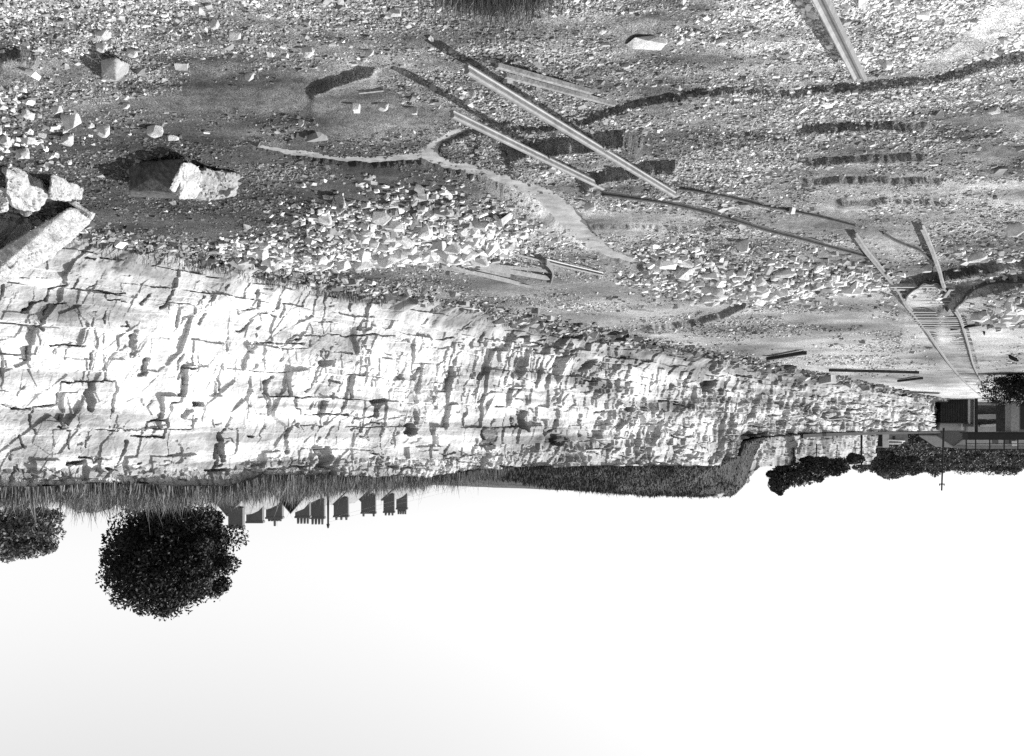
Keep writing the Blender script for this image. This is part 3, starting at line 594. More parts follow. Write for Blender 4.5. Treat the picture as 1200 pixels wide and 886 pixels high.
def rail(name, pts, lab, m='steel', k=1., group=None, rot=0., cat='rail', prof=None):
    c, s_ = math.cos(rot), math.sin(rot); pr = [(k*.88*(u*c-w*s_), k*.88*(u*s_+w*c)) for u, w in (prof or RAILP)]
    o = MB().sweep(pts, pr).build(name, M[m]); tag(o, lab, cat, group); return o
BULL = [(u*.8, w*.85) for u, w in ((-.05,0),(.05,0),(.055,.03),(.038,.05),(.038,.09),(.055,.105),(.055,.14),(.02,.155),(-.02,.155),(-.055,.14),(-.055,.105),(-.038,.09),(-.038,.05),(-.055,.03))]
def raised(a, za, b, zb, n=6):          # straight rail between two pixels, with heights at the ends
    A, B = np.array(P(a[0], a[1], za)), np.array(P(b[0], b[1], zb)); pt = [A+(B-A)*t for t in np.linspace(0, 1, 40)]; up = max(0, max(fzw(p[0], p[1])-p[2] for p in pt[4:-4])+.03)
    return [A+(B-A)*t+np.array([0, 0, up*.65]) for t in np.linspace(0, 1, n)]
rail('fallen_rail', raised((529,124), .42, (706,213), .12), 'shorter pale fallen rail propped across the broken ledges', rot=.1, prof=BULL)
rail('fallen_rail', raised((546,62), .14, (790,216), .10), 'longest pale fallen rail lying across the broken ledges', k=1.1, rot=.1, prof=BULL)
rail('propped_rail', raised((905,-100), .62, (1002,90), .22), 'propped rail in the bright gravel casting a wide shadow, cut by the frame edge', k=1.15, rot=1.2)
rail('buried_rail', groundline([(706,214),(780,231),(860,254),(940,277),(1018,299)], -.01), 'thin dark rail running on from the shorter fallen rail', 'rail_dark', .9)
rail('buried_rail', groundline([(792,214),(830,221),(875,233),(940,247),(1002,263)], -.03), 'half buried rail running on from the longest fallen rail', 'rail_dark', .8)
rail('buried_rail', groundline([(1035,273),(1062,287),(1082,295),(1093,306)], -.02), 'short half buried rail curving between the two track rails', 'rail_dark', .8)
rail('track_rail', groundline([(1002,271),(1022,298),(1057,338),(1080,372),(1100,402),(1118,430),(1140,455),(1165,474)], .07, 10), 'long straight rail along the far side of the sleeper bed', 'track_steel', 1.05)
rail('track_rail', groundline([(1080,258),(1094,293),(1107,325),(1113,339)], .08), 'short straight rail with a thick shadow ending at the track switch', 'track_steel', 1.05)
rail('track_rail', groundline([(1119,344),(1124,358),(1128,372),(1135,400),(1141,425),(1152,448),(1164,462),(1175,474)], .05, 10), 'long bent rail along the open side of the sleeper bed', 'track_steel', 1.1)
rail('curved_rail', groundline([(1118,346),(1124,338),(1135,332),(1160,324),(1200,316),(1262,306)], .0, 8), 'curved rail following the raised edge out of the frame', 'rail_dark', .9)
rail('curved_rail', groundline([(1061,340),(1065,332),(1077,325),(1092,321),(1103,321)], .0, 8), 'short curved rail around the front edge of the sleeper bed', 'rail_dark', .8)
MB().sweep([P(1114,336,.3), P(1107,346,.3)], [(-.05,0),(.05,0),(.05,.1),(-.05,.1)]).build('switch_blade', M['steel'])
tag(bpy.data.objects['switch_blade'], 'short pointed switch blade where the two rails meet', 'switch blade')
def plank(name, a, b, w, h, lab, m='wood', za=0., zb=0., cat='timber', bend=0.):
    A, B = np.array(P(*a)), np.array(P(*b)); A[2] = fzw(*A[:2])+za; B[2] = fzw(*B[:2])+zb; pts = []
    for t in np.linspace(0, 1, 8):
        p = A+(B-A)*t; p[2] += .0; pp = np.array([-(B-A)[1], (B-A)[0], 0]); pts.append(p+pp*bend*math.sin(math.pi*t))
    o = MB().sweep(pts, [(-w/2,0),(w/2,0),(w/2,h),(-w/2,h)]).build(name, M[m]); tag(o, lab, cat); return o
plank('plank', (582,68), (694,105), .075, .06, 'upper of two pale planks lying side by side near the longest fallen rail', za=.09, zb=.02)
plank('plank', (592,79), (720,121), .065, .06, 'lower of two pale planks lying side by side near the longest fallen rail', za=.1, zb=.0)
plank('timber', (516,300), (612,331), .10, .10, 'long dark-edged timber, outermost in the stack beside the stone heap', za=.12, zb=.0, bend=.03)
plank('timber', (560,303), (596,318), .13, .10, 'short wide pale timber in the middle of the timber stack', za=.1, zb=.08)
plank('timber', (560,288), (642,322), .13, .12, 'thickest rounded pale timber of the stack ending at the curved scrap', za=.1, zb=.05)
plank('timber', (552,293), (636,325), .14, .10, 'timber lying against the thickest one in the stack', 'rail_dark', za=.05, zb=.0)
plank('timber', (566,285), (648,315), .06, .08, 'thin pale pole between the loose rail and the thickest timber', za=.12, zb=.04)
plank('timber', (548,299), (604,322), .05, .07, 'slender dark pole beneath the short wide timber', 'rail_dark', za=.08, zb=.02)
plank('timber', (528,299), (622,333), .05, .06, 'slender pale pole just inside the outermost timber', za=.14, zb=.02, bend=-.02)
plank('timber', (540,305), (572,320), .09, .06, 'short thin stick beside the outermost timber', za=.02)
rail('loose_rail', [np.array(P(x, y, .12)) for x, y in ((568,286),(610,296),(655,308),(706,320))], 'straight thin rail beside the timber stack, nearest the stream', 'steel', .9, rot=.5)
MB().sweep(subdiv([P(640,307,.32), P(645,312,.3), P(648,318,.22), P(647,326,.1), P(645,331,.02)], 4), [(-.02,-.09),(.02,-.09),(.02,.09),(-.02,.09)]).build('curved_scrap', M['steel'])
tag(bpy.data.objects['curved_scrap'], 'curved iron scrap standing at the end of the thickest timber', 'scrap')
FAR = [((900,417),(943,410),'dark plank alone near the foot of the face'),((972,431.5),(1076,432.5),'very long thin dark plank parallel to the face'),((1053,444),(1080,440),'short dark plank nearest the track'),
 ((967,451),(992,450),'dark stub of plank at the foot of the face'),((984,458),(1042,457),'dark plank beneath the crossed branches'),((1062,457.5),(1100,458.5),'dark straight plank near the shed corner'),
 ((1021,463),(1095,471),'dark slanting plank touching the shed'),((1000,454),(1085,466),'long crooked branch leading to the shed'),((985,447),(1020,450),'short grey branch at the foot of the far face'),((1080,470),(1125,472),'dark plank lying in front of the shed')]
for a, b, lab in FAR: plank('plank', a, b, .3, .25, lab, 'wood_dark', bend=random.uniform(-.02, .02), za=.05, zb=.1, cat='plank')
plank('plank', (740,361), (765,364), .08, .06, 'short pale stick beside the curved earth bank', 'wood')
plank('plank', (420,106.5), (449,107.5), .05, .05, 'thin pale stick in the gravel beyond the three stones', 'wood')
plank('plank', (1115,378), (1148,372), .12, .1, 'loose dark stick across the sleepers', 'wood_dark')
# sleepers
L1 = [(1022,298),(1057,338),(1080,372),(1100,402),(1118,430),(1140,455),(1165,474)]; L2 = [(1100,298),(1119,344),(1128,372),(1135,400),(1141,425),(1152,448),(1175,474)]
def onl(L, y): return float(np.interp(y, [p[1] for p in L], [p[0] for p in L]))
y_ = 326.; sm = None
Yd = F*H/(YH-326)
while Yd < 120:
    y_ = YH-F*H/Yd; xa, xb = onl(L1, y_)-3, onl(L2, y_)+4
    A, B = P(xa, y_), P(xb, y_); cx = (A[0]+B[0])/2; wd = abs(A[0]-B[0])
    if sm is None:
        mb = MB(); mb.box(-.5, .5, -.12, .12, -.06, .06); o = mb.build('sleeper', M['sleeper']); sm = o.data
    else: o = bpy.data.objects.new('sleeper', sm); C.objects.link(o)
    o.location = (cx, Yd, fzw(cx, Yd)-.046); o.scale = (wd, random.uniform(.8, 1.2), 1); o.rotation_euler = (random.uniform(-.03, .03), random.uniform(-.008, .008), random.uniform(-.02, .02))
    tag(o, 'grey timber sleeper bedded flush between the two long rails', 'sleeper', 'sleepers of the track')
    Yd += .95*random.uniform(.9, 1.15)

# ---------------------------------------------------------------- grass
def blades(n, xf, name, lab, hgt=(.25, .6), wd=.02, seed=1, m='grass'):
    r_ = np.random.default_rng(seed); base = xf(n, r_); n = len(base); h = r_.uniform(*hgt, n)*np.exp(r_.normal(0, .3, n))*(1+1.1*fbm(base[:, 0]*.9, base[:, 1]*.9, 3, 5)); a = r_.uniform(0, 6.28, n)
    w = wd*r_.uniform(.6, 1.4, n); ux, uy = np.cos(a)*w, np.sin(a)*w; lx, ly = r_.normal(0, .22, n)*h, r_.normal(0, .22, n)*h
    z0 = np.zeros(n); A = base+np.stack([ux, uy, z0-.05], -1); B = base-np.stack([ux, uy, z0+.05], -1)
    Mx = base+np.stack([lx*.4, ly*.4, h*.6], -1); C1 = Mx+np.stack([ux, uy, z0], -1)*.7; C2 = Mx-np.stack([ux, uy, z0], -1)*.7
    T = base+np.stack([lx, ly, h], -1)
    V = np.stack([A, B, C2, C1, T+np.stack([ux, uy, z0], -1)*.15, T-np.stack([ux, uy, z0], -1)*.15], 1).reshape(-1, 3)
    i = np.arange(n)[:, None]*6; f = np.concatenate([i+[0, 1, 2, 3], i+[3, 2, 5, 4]], 0)
    o = link(name, npmesh(name, V, f), M[m]); tag(o, lab, 'grass', kind='stuff'); return o
def landpt(px, w):
    i = np.clip(np.searchsorted(ppx, px)-1, 0, len(ppx)-2); j = np.clip(np.searchsorted(ws, w)-1, 0, len(ws)-2)
    u = ((px-ppx[i])/(ppx[i+1]-ppx[i]))[:, None]; v_ = ((w-ws[j])/(ws[j+1]-ws[j]))[:, None]
    return (LV[j, i]*(1-u)+LV[j, i+1]*u)*(1-v_)+(LV[j+1, i]*(1-u)+LV[j+1, i+1]*u)*v_
def edge_grass(n, r_):
    px = r_.uniform(-70, 600, n); w = np.abs(r_.normal(0, 1.6, n))*np.interp(px, [0, 130, 600], [.4, 1, .8])
    p = landpt(px, w); return p+np.stack([r_.uniform(-.15, .15, n), r_.uniform(-.15, .15, n), np.zeros(n)], -1)
blades(34000, edge_grass, 'grass', 'dry tall grass fringing the top of the white face', (.18, .42), .012, 3)
def bank_grass(n, r_):
    px = r_.uniform(585, 1010, n); w = r_.uniform(.2, 4.5, n); return landpt(px, w)
blades(30000, bank_grass, 'grass', 'dark ragged grass covering the earth bank above the face', (.08, .2), .03, 4, 'bankgrass')
def foot_grass(n, r_):
    cl = [(170,285,50,8),(330,318,40,7),(400,326,40,7),(450,335,40,6),(560,368,30,6),(640,392,30,8),(700,402,28,8),(745,412,25,6),(885,434,28,5),(945,448,28,4),(250,300,60,6)]
    out = []
    for cx, cy, rx, ry in cl:
        m = n//len(cl); x = cx+r_.normal(0, rx, m); y = cy+r_.normal(0, ry, m)*.6
        Yf = cliffY(x)-.3-np.abs(r_.normal(0, .7, m)); X = (600-x)*Yf/F; out.append(np.stack([X, Yf, floor_h(X, Yf)+.12+.3*r_.random(m)], -1))
    return np.concatenate(out)
blades(7000, foot_grass, 'weeds', 'straggling weeds along the foot of the quarry face', (.06, .16), .010, 5, 'weeds')
o = blades(1800, lambda n, r_: np.stack([P(585, -2)[0]+r_.normal(0, .38, n), P(585, -2)[1]+r_.normal(0, .12, n)-.15, np.full(n, .0)], -1), 'grass_tuft', 'tuft of grass at the frame edge', (.12, .3), .004, 6, 'weeds')
tag(o, 'straggly tuft of grass close to the camera, cut by the frame edge', 'grass tuft', kind='thing')

# ---------------------------------------------------------------- trees
def leafmesh(n, rad, size, seed, clumps=26, hollow=.55, core=.3):
    r_ = np.random.default_rng(seed); c = r_.normal(0, 1, (clumps, 3)); c /= np.linalg.norm(c, axis=1)[:, None]; c *= r_.uniform(hollow, .86, clumps)[:, None]
    k = r_.integers(0, clumps, n); p = r_.normal(0, 1, (n, 3)); p /= np.linalg.norm(p, axis=1)[:, None]; p *= (r_.random(n)**.4)[:, None]*(r_.uniform(.14, .30, clumps)*(26/clumps)**.2)[k][:, None]
    q_ = r_.normal(0, 1, (n, 3)); q_ /= np.linalg.norm(q_, axis=1)[:, None]; q_ *= (r_.random(n)**.45*.86)[:, None]; q_ *= (1+.22*fbm(q_[:, 0]*3+seed, q_[:, 2]*3+q_[:, 1], 2, seed))[:, None]
    p = np.where((r_.random(n) < core)[:, None], q_, c[k]+p)*np.array(rad)
    a = r_.normal(0, 1, (n, 3)); a /= np.linalg.norm(a, axis=1)[:, None]; b = np.cross(a, r_.normal(0, 1, (n, 3))); b /= np.linalg.norm(b, axis=1)[:, None]
    s_ = (size*r_.uniform(.6, 1.4, n))[:, None]; a = a*s_; b = b*s_*.55
    V = np.stack([p-a, p-b*.9, p+a, p+b*.9], 1).reshape(-1, 3); f = np.arange(4*n).reshape(-1, 4)
    return npmesh('crown', V, f)
def trunkmesh(h, r0, cr, seed):
    rr_ = random.Random(seed); mb = MB(); p = np.array([0., 0, -.4]); pts = [p]
    for i in range(5): p = p+np.array([rr_.uniform(-.12, .12)*h*.2, rr_.uniform(-.12, .12)*h*.2, (h*.8+.4)/5]); pts.append(p)
    for i in range(5): mb.tube(pts[i], pts[i+1], r0*(1-.13*i), r0*(1-.13*(i+1)), 8)
    for i in range(9):
        s0 = pts[1+i % 3]; a = rr_.uniform(0, 6.28); q = s0+np.array([math.cos(a)*cr[0]*.45, math.sin(a)*cr[1]*.45, rr_.uniform(.1, .4)*cr[2]]); mb.tube(s0, q, r0*.4, r0*.08, 5)
    me = bpy.data.meshes.new('trunk'); me.from_pydata(mb.v, [], mb.f); me.update(); me.materials.append(M['bark']); return me
def tree(loc, h, rad, n, leaf, lab, seed, m='leaf', name='tree', group=None, clumps=26, cz=None, lo=None, hollow=.55):
    t = empty(name, loc); tag(t, lab, 'tree' if 'bush' not in name else 'bush', group)
    cm = lo or leafmesh(n, rad, leaf, seed, clumps, hollow, .12 if m == 'leaf3' else .3); c = link('crown', cm, M[m], t); c.location = (0, 0, cz if cz is not None else h-rad[2])
    link('trunk', trunkmesh(h-rad[2]*.6, max(.06, h*.022), rad, seed), None, t); return t
# the great dark round tree
Yt = 46.; k = Yt/F
b = Q(198, 592, Yt)
tree((b[0], b[1], b[2]-.6), 6.4, (90*k, 90*k, 79*k), 66000, .085, 'big round dark tree standing above the white face', 3, clumps=110, cz=60*k+.6, hollow=.35)
for dx, dy, rr_, sd in ((-45,628,42,31),(0,0,0,0)):
    pass
b = Q(22, 597, 62.); k = 62/F
tree((b[0], b[1], b[2]-2), 5.5, (62*k, 50*k, 38*k), 16000, .13, 'grey-green spreading tree cut by the frame edge behind the pale field', 5, m='leaf2', clumps=40, cz=27*k+2, hollow=.1)
for x, y, w, h, lab, sd in ((70,581,16,8,'small dark bush on the cliff edge beside the pale field',6),(104,594,24,8,'low dark hedge bush between the pale field and the big round tree',7)):
    b = Q(x, y-h, 40); k = 40/F; tree((b[0], b[1], b[2]), h*2*k, (w*k, w*k*.6, h*k), 1600, .07, lab, sd, 'leaf2', 'bush', clumps=16, cz=h*k, hollow=.1)
Yt = 104.; k = Yt/F
for x, y, w, h, lab, sd in ((930,560,26,14,'ragged dark tree with drooping side at the near end of the upper rock tier',8),(912,571,11,10,'thin leafy outgrowth beside the ragged dark tree',9),
    (957,553,22,12,'bushy dark tree in the middle of the upper rock tier',10),(981,551,14,9,'small dark tree towards the pole on the upper rock tier',11),(1002,542,10,5,'low dark bush beside the telegraph pole on the upper tier',12)):
    b = Q(x, y-h, Yt); tree((b[0], b[1], b[2]-1.6), 2*h*k+1.2, (w*k*1.25, w*k, h*k*1.3), 15000, .17, lab, sd, 'leaf3', 'bush' if 'bush ' in lab else 'tree', clumps=34, cz=h*k+1.2, hollow=.1)
Yt = 245.; k = Yt/F
for x, y, w, h, lab, sd in ((1045,548,26,17,'tall bushy tree on the skyline beside the white hut',13),(1066,545,20,14,'rounded tree joined to the tall bushy one behind the white hut',14),(1030,532,18,8,'low dark tree directly above the hut roof',15)):
    b = Q(x, y-h, Yt); tree((b[0], b[1], b[2]-3), 2*h*k+3, (w*k, w*k*.7, h*k), 14000, .28, lab, sd, 'leaf2', clumps=40, cz=h*k+3, hollow=.1)
LOW = [leafmesh(5200, (4.8, 4.2, 3.4), .28, 70+i, 26, .15) for i in range(4)]
rt = np.random.default_rng(3)
def hillz(x, Y):
    t = (Y-206)/90; ytop = np.interp(x, [700, 1000, 1700], [520, 533, 535]); return -.5+max(t, 0)**.75*(H+(ytop-YH)*296/F+.5)
for row, (Y, n_) in enumerate(((292, 15), (272, 13), (255, 12), (240, 12), (228, 9))):
    for i in range(n_):
        x = 1008+(i+rt.uniform(.1, .9))*240/n_; z = hillz(x, Y); sck = rt.uniform(.7, 1.25)
        t = empty('tree', ((600-x)*Y/F, Y, z)); t['label'] = 'grey bushy tree in the wood covering the far slope'; t['category'] = 'tree'; t['group'] = 'trees of the wood on the far slope'
        c = link('crown', LOW[int(rt.integers(4))], M['leaf2'], t); c.scale = (sck, sck, sck*rt.uniform(.8, 1.1)); c.location = (0, 0, 3.3); c.rotation_euler.z = rt.uniform(0, 6)
        if row == 0 and i == 0: tm = trunkmesh(4, .15, (3, 3, 2), 90)
        link('trunk', tm, None, t)
# dark thicket on the right of the track
Yt = 92.; k = Yt/F
b = Q(1195, 438, Yt); tree((b[0], b[1], 0), 3.2, (56*k, 3., 25*k), 14000, .11, 'dark thicket crowding the open side of the track, cut by the frame edge', 17, 'leaf', 'bush', clumps=60, cz=17*k, hollow=.05)

# ---------------------------------------------------------------- houses beyond the edge
dirv = np.array([-.565, .825]); hang = math.atan2(dirv[1], dirv[0])-math.pi/2
def house_meshes():
    w, d, e, rg = 4.2, 7.0, 5.4, 7.9       # along the row, across it, eaves, ridge
    wall = MB().box(-d/2, d/2, -w/2, w/2, -4, e); wall.add([(-d/2, -w/2, e), (d/2, -w/2, e), (0, -w/2, rg-.1), (-d/2, w/2, e), (d/2, w/2, e), (0, w/2, rg-.1)], [(0, 1, 2), (5, 4, 3)])
    roof = MB()
    for s_ in (-1, 1): roof.add([(s_*(d/2+.3), -w/2-.02, e-.25), (s_*(d/2+.3), w/2+.02, e-.25), (0, w/2+.02, rg), (0, -w/2-.02, rg),
                                 (s_*(d/2+.3), -w/2-.02, e-.1), (s_*(d/2+.3), w/2+.02, e-.1), (0, w/2+.02, rg+.15), (0, -w/2-.02, rg+.15)],
                                [(0,1,2,3),(4,7,6,5),(0,4,5,1),(2,6,7,3),(0,3,7,4),(1,5,6,2)])
    return wall, roof
# (x centre, half width px, y of the stack top, depth, pots, label)
ST = [(277,8,619,108,0,'brick chimney house half hidden by the big round tree'),(299,9,613,112,0,'house with the widest plain chimney stack, second from the big tree'),
      (322,9,608,116,5,'house whose stack has one pot taller than the rest'),(355,8,607,122,4,'house with four evenly spaced tall pots, next past the dark gable'),
      (372,8,608,125,4,'house with a squat stack just before the thin pole'),(400,8,605,130,3,'house showing only its stack above the grass, first past the thin pole'),
      (432,8,601,136,2,'house with a plain stack between two gaps in the row'),(456,6,600,142,3,'last house but one of the row, short pots above the grass'),(471,6,596,146,4,'last house of the row, furthest along, four small pots')]
for x, hw, ytop, Y, pots, lab in ST:
    k = Y/F; top = Q(x, ytop, Y); rg = top[2]-(15 if x < 390 else 14)*k
    t = empty('terraced_house', (top[0]+.0, top[1]+2.0, rg-7.9), hang); tag(t, lab, 'house', 'terraced houses beyond the quarry edge')
    wl, rf = house_meshes(); wl.build('wall', M['brick'], t); ro = rf.build('roof', M['slate'], t)
    sw = hw*k*1.05; e = MB().box(-sw, sw, -2.4, -1.5, 7.0, 7.9+15*k-.25); cs = e.build('chimney_stack', M['brick'], t); cs.rotation_euler.z = -hang
    cs.location = (0, 0, 0)
    cap = MB().box(-sw-.08, sw+.08, -2.48, -1.42, 7.9+15*k-.25, 7.9+15*k-.02); cap.build('cap', M['brick'], cs)
    for i in range(pots):
        px_ = -sw+.3+(2*sw-.6)*(i/(max(pots-1, 1))); hh = (.9 if 'one pot' in lab and i == 2 else .3 if 'one pot' in lab else .75 if pots == 4 else .4)
        MB().tube((px_, -1.95, 7.9+15*k-.04), (px_, -1.95, 7.9+15*k+hh), .19, .15, 8).build('chimney_pot', M['brick'], cs)
# dark gabled roof facing the camera
Y = 100.; b = Q(341, 590, Y); a = Q(341, 601, Y); g = empty('gabled_house', (b[0], b[1], b[2]-5)); tag(g, 'small house with a dark pointed gable facing the quarry', 'house')
dz = a[2]-b[2]; MB().box(-2., 2., 0, 6, -2, 3.4).build('wall', M['brick'], g)
gm = MB(); gm.add([(-1.9, 0, 3.4), (1.9, 0, 3.4), (0, 0, 5+dz-.1), (-1.9, 6, 3.4), (1.9, 6, 3.4), (0, 6, 5+dz-.1)], [(0, 1, 2), (3, 5, 4), (0, 2, 5, 3), (1, 4, 5, 2)]); gm.build('gable', M['tar'], g)
rm = MB()
for s_ in (-1, 1): rm.add([(s_*2.3, -.2, 3.3), (s_*2.3, 6.2, 3.3), (0, 6.2, 5+dz), (0, -.2, 5+dz), (s_*2.3, -.2, 3.45), (s_*2.3, 6.2, 3.45), (0, 6.2, 5+dz+.12), (0, -.2, 5+dz+.12)], [(0,1,2,3),(4,7,6,5),(0,4,5,1),(2,6,7,3),(0,3,7,4),(1,5,6,2)])
rm.build('roof', M['slate'], g)

# ---------------------------------------------------------------- poles and wires
def pole(x, y0, y1, Y, r0, lab, arm=0, name='telegraph_pole', lean=0., armf=.9):
    a, b = Q(x, y0, Y), Q(x+lean, y1, Y); t = empty(name, a); tag(t, lab, 'pole'); a = np.array(a); b = np.array(b)
    MB().tube((0, 0, -1.), b-a, r0, r0*.7, 8).build('shaft', M['iron'], t)
    if arm:
        c = (b-a)*armf; MB().box(c[0]-arm, c[0]+arm, c[1]-.08, c[1]+.08, c[2]-.09, c[2]+.09).build('crossarm', M['iron'], t)
        for s_ in (-1, 1): MB().tube((c[0]+s_*arm*.8, c[1], c[2]), (c[0]+s_*arm*.8, c[1], c[2]+.35), .08, .06, 6).build('insulator', M['iron'], t)
    return b
pa = pole(1106, 508, 575, 168, .2, 'tall telegraph pole with a crossarm against the sky', .5, lean=-2.5, armf=.885)
pb = pole(1009.5, 508, 547, 122, .16, 'plain telegraph pole at the end of the upper rock tier')
pc = pole(384.5, 583, 614, 62, .09, 'thin pole with a small cap rising from the grass before the chimneys', .0)
c_ = Q(384.5, 614, 62); MB().tube((c_[0], c_[1], c_[2]), (c_[0], c_[1], c_[2]+.28), .12, .05, 8).build('pole_cap', M['iron'])
o = bpy.data.objects['pole_cap']; o.parent = bpy.data.objects['telegraph_pole.002']; o.matrix_parent_inverse.identity(); o.location = tuple(-v for v in Q(384.5, 583, 62))
def wire(a, b, sag, lab):
    a, b = np.array(a), np.array(b); pts = [a+(b-a)*t-np.array([0, 0, sag*4*t*(1-t)]) for t in np.linspace(0, 1, 14)]
    mb = MB()
    for p, q in zip(pts[:-1], pts[1:]): mb.tube(p, q, .005, n=4)
    tag(mb.build('overhead_wire', M['steel']), lab, 'wire')
wire(Q(384.5, 612, 62), Q(640, 553, 120), .25, 'faint upper wire running from the thin pole along the skyline')
wire(Q(384.5, 608, 62), Q(640, 550, 120), .35, 'faint lower wire running from the thin pole along the skyline')

# ---------------------------------------------------------------- far end: shed, footbridge, hut
def BX_(mb, x0, x1, y0, y1, Y, d):      # box from photo rectangle at depth Y
    a, b = Q(x0, y0, Y), Q(x1, y1, Y); return mb.box(min(a[0], b[0]), max(a[0], b[0]), Y, Y+d, a[2], b[2])
Y = 186.; o0 = np.array(Q(1118, 467.5, Y))
def part(x0, x1, y0, y1, d, name, m, par, Yo=0.):
    mb = MB(); BX_(mb, x0, x1, y0, y1, Y+Yo, d); mb.v = [tuple(np.array(v)-o0) for v in mb.v]; return mb.build(name, M[m], par)
sh = empty('shed', tuple(o0)); tag(sh, 'tall black boarded shed with pale posts against the foot of the face', 'shed')
w_ = part(1102, 1134.5, 467.5, 495, 6, 'wall', 'tar', sh)
for i in range(11): part(1102.6+i*2.9, 1103.2+i*2.9, 468, 494.5, .12, 'batten', 'wood_dark', sh, -.12)
part(1134.5, 1137, 467, 496.5, 5.5, 'post', 'wall_pale', sh, -.2); part(1137, 1142, 467.5, 495, 5, 'door', 'brick', sh, .3); part(1142, 1144, 467, 503, .5, 'post', 'wall_pale', sh, -.2)
part(1101, 1135, 495, 496.2, 6.6, 'roof', 'wood_dark', sh, -.3)
part(1101.5, 1130, 496.2, 504.5, 3, 'loft_wall', 'wall_pale', sh, 1.2); part(1127, 1128.5, 496, 504, .4, 'post', 'whitewash', sh, .4); part(1129, 1141, 497, 500, 1.2, 'landing', 'brick', sh, .2)
Y = 182.; o0 = np.array(Q(1190, 474, Y)); o0[2] = 0
br = empty('footbridge', tuple(o0)); tag(br, 'heavy black girder footbridge on a masonry pier', 'bridge')
part(1134, 1300, 507.5, 515.5, 2.2, 'girder', 'iron', br); part(1132, 1300, 506.2, 507.6, 2.6, 'flange', 'iron', br, -.2)
pr_ = part(1185, 1194.5, 470, 506.2, 2.2, 'pier', 'dull', br, .1)
part(1143.5, 1146, 466, 506.2, .4, 'post', 'iron', br, .4)
for x in (1132.5, 1143.5, 1160, 1177, 1193, 1212, 1230, 1250, 1270, 1290): part(x-.6, x+.6, 515.5, (532 if x == 1143.5 else 527.5), .15, 'railing_post', 'iron', br)
for y in (519.5, 526.5): part(1132, 1300, y, y+.7, .12, 'handrail', 'iron', br, -.13)
Y = 206.; o0 = np.array(Q(1190, 474, Y))
wl = empty('abutment', tuple(o0)); tag(wl, 'stone abutment with a dark opening under the footbridge', 'abutment')
part(1195, 1300, 466, 506, 4, 'wall', 'brick', wl, -6); part(1196.5, 1215, 472, 503, .1, 'opening', 'iron', wl, -6.2); part(1176, 1185, 470, 506, 3, 'buttress', 'tar', wl, -14)
part(1146, 1200, 471, 474.5, 1., 'ledge', 'dull', wl, -2)
Y = 214.; o0 = np.array(Q(1175, 515, Y))
yd = empty('yard_building', tuple(o0)); tag(yd, 'long low pale building seen through the footbridge railing', 'building')
part(1134, 1300, 500, 523, 5, 'wall', 'wall_pale', yd); part(1133, 1300, 523, 526, 6, 'roof', 'slate', yd, -.4)
for x in (1163, 1177, 1183, 1205, 1225): part(x, x+7, 512, 520, .1, 'door', 'brick', yd, -.1)
part(1186, 1192, 517, 523.5, .3, 'signal_disc', 'whitewash', yd, -.4)
Y = 196.; o0 = np.array(Q(1117, 508, Y))
gh = empty('workshop', tuple(o0)); tag(gh, 'grey gable-roofed workshop behind the tall telegraph pole', 'workshop')
mb = MB(); k = Y/F; A = [np.array(Q(1098, 511, Y)), np.array(Q(1133, 511, Y)), np.array(Q(1117, 523, Y))]
mb.add([a-o0 for a in A]+[a-o0+np.array([0, 8, 0]) for a in A], [(0, 1, 2), (5, 4, 3), (0, 3, 4, 1), (1, 4, 5, 2), (2, 5, 3, 0)]); mb.build('gable', M['brick'], gh)
part(1099, 1132, 500, 511, 8, 'wall', 'brick', gh)
mb = MB()
for q in ((1097, 510), (1134, 510)):
    a = np.array(Q(q[0], q[1], Y))-o0; b = np.array(Q(1117, 523.3, Y))-o0; mb.add([a+(0,-.3,0), b+(0,-.3,0), b+(0,8.3,0), a+(0,8.3,0), a+(0,-.3,.25), b+(0,-.3,.25), b+(0,8.3,.25), a+(0,8.3,.25)], [(0,1,2,3),(4,7,6,5),(0,4,5,1),(2,6,7,3),(1,5,6,2),(0,3,7,4)])
mb.build('roof', M['slate'], gh)
Y = 214.; o0 = np.array(Q(1050, 510, Y))
ht_ = empty('hut', tuple(o0)); tag(ht_, 'whitewashed hut with a white sloping roof on the far terrace', 'hut')
part(1042, 1057, 506, 520, 4, 'wall', 'dull', ht_); part(1034.5, 1042, 506, 524.5, 4, 'end_wall', 'whitewash', ht_, -.1)
mb = MB(); pts = [Q(1041, 516, Y-.5), Q(1061, 517, Y-.5), Q(1056, 520.5, Y+3), Q(1041, 520.5, Y+3)]
mb.add([np.array(p)-o0 for p in pts]+[np.array(p)-o0-(0, 0, .2) for p in pts], [(0,1,2,3),(7,6,5,4),(0,4,5,1),(1,5,6,2),(2,6,7,3),(3,7,4,0)]); mb.build('roof', M['whitewash'], ht_)
part(1057, 1064, 506, 518.5, 3, 'lean_to', 'dull', ht_, .3); part(1046, 1049, 511, 516, .1, 'window', 'glass', ht_, -.1)
bn = empty('barn', tuple(np.array(Q(1024, 508, Y)))); o0 = np.array(Q(1024, 508, Y)); tag(bn, 'low black barn adjoining the whitewashed hut', 'barn')
part(1014, 1034.3, 505, 523, 5, 'wall', 'tar', bn, .2); part(1013, 1034.4, 523, 525, 5.6, 'roof', 'slate', bn, 0.)
# low kerb rail along the lip of the far face
pts = []
for x in np.linspace(940, 1134, 20):
    Yq_ = cliffY(x); pts.append(((600-x)*Yq_/F, Yq_, float(topz(np.array([x]))[0])+.12))
tag(MB().sweep(pts, [(-.1,0),(.1,0),(.1,.35),(-.1,.35)]).build('edge_beam', M['iron']), 'dark beam running along the lip of the far face', 'beam')
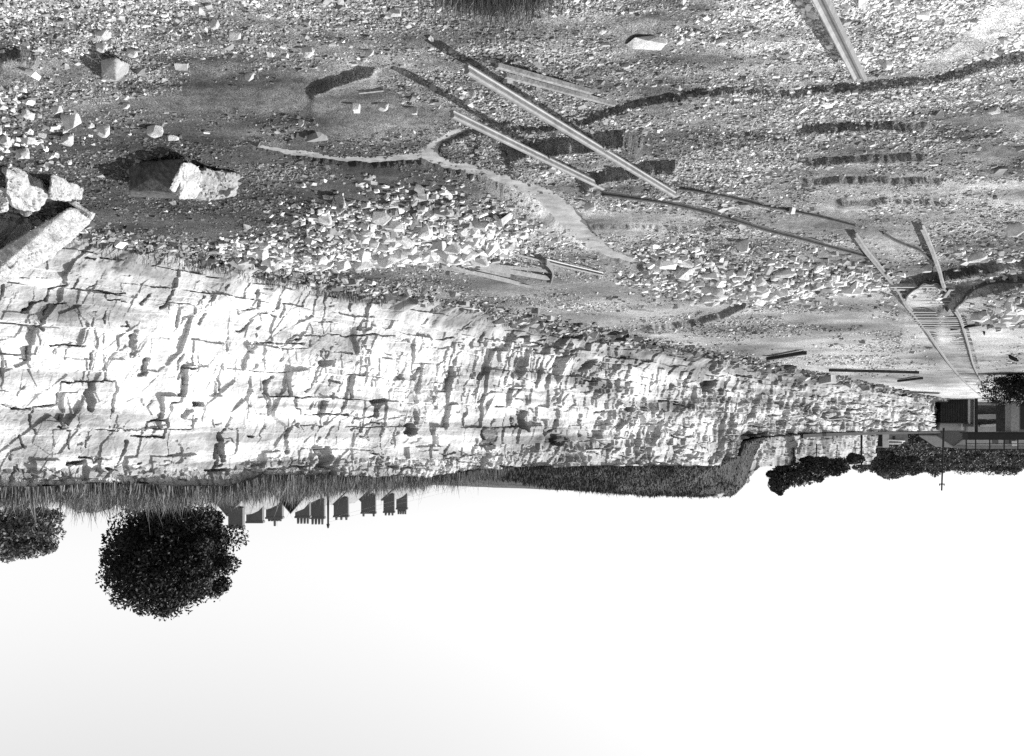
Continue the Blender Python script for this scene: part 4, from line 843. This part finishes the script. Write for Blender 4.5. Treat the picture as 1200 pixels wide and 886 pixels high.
# black bucket-like scrap on the right of the track
X, Y, _ = P(1186, 414); k = Y/F
me = custom('scrap', [Q(1181,414,Y), Q(1192,419,Y), Q(1194,424,Y), Q(1186,422,Y), Q(1182,418,Y+.3), Q(1192,421,Y+.5)], 'black pointed scrap lying beyond the track near the thicket', 'iron', 'scrap')
X, Y, _ = P(1153, 384); custom('scrap', [Q(1151.5,386,Y), Q(1155,386,Y), Q(1153.5,394,Y), Q(1152,391,Y+.2), Q(1155,388,Y+.3)], 'small black wedge of scrap standing on the smooth ground by the bent rail', 'iron', 'scrap')

# ---------------------------------------------------------------- light and camera
az = math.atan2(.30, -.95); el = R(35)
sd = np.array([math.cos(az)*math.cos(el), math.sin(az)*math.cos(el), math.sin(el)])
from mathutils import Vector
sun = bpy.data.lights.new('sun', 'SUN'); sun.energy = 5; sun.angle = R(.5); sun.color = (1, 1, 1)
so = bpy.data.objects.new('sun', sun); C.objects.link(so); so.rotation_euler = Vector(sd).to_track_quat('Z', 'Y').to_euler()
w = bpy.data.worlds.new('World'); sc.world = w; w.use_nodes = True; nt = w.node_tree; bg = nt.nodes['Background']
sky = nt.nodes.new('ShaderNodeTexSky'); sky.sky_type = 'NISHITA'; sky.sun_disc = False; sky.sun_elevation = el; sky.sun_rotation = math.atan2(sd[0], sd[1])
sky.dust_density = 0.; sky.air_density = 3.; sky.ozone_density = 1.
sp = nt.nodes.new('ShaderNodeSeparateColor'); nt.links.new(sky.outputs[0], sp.inputs[0])
nt.links.new(sp.outputs[1], bg.inputs['Color']); bg.inputs['Strength'].default_value = .088
cam = bpy.data.cameras.new('camera'); co = bpy.data.objects.new('camera', cam); C.objects.link(co); sc.camera = co
co.location = (0, 0, H); co.rotation_euler = (R(90), R(180), 0)      # the photograph hangs upside down
cam.sensor_width = 36; cam.lens = 36*F/1200; cam.shift_y = (YH-443)/1200; cam.clip_start = .1; cam.clip_end = 20000
sc.view_settings.view_transform = 'Standard'; sc.view_settings.look = 'None'; sc.view_settings.gamma = 1; sc.view_settings.exposure = 1.0
sc.render.resolution_x = 1024; sc.render.resolution_y = 756
sc.cycles.max_bounces = 5; sc.cycles.use_denoising = False
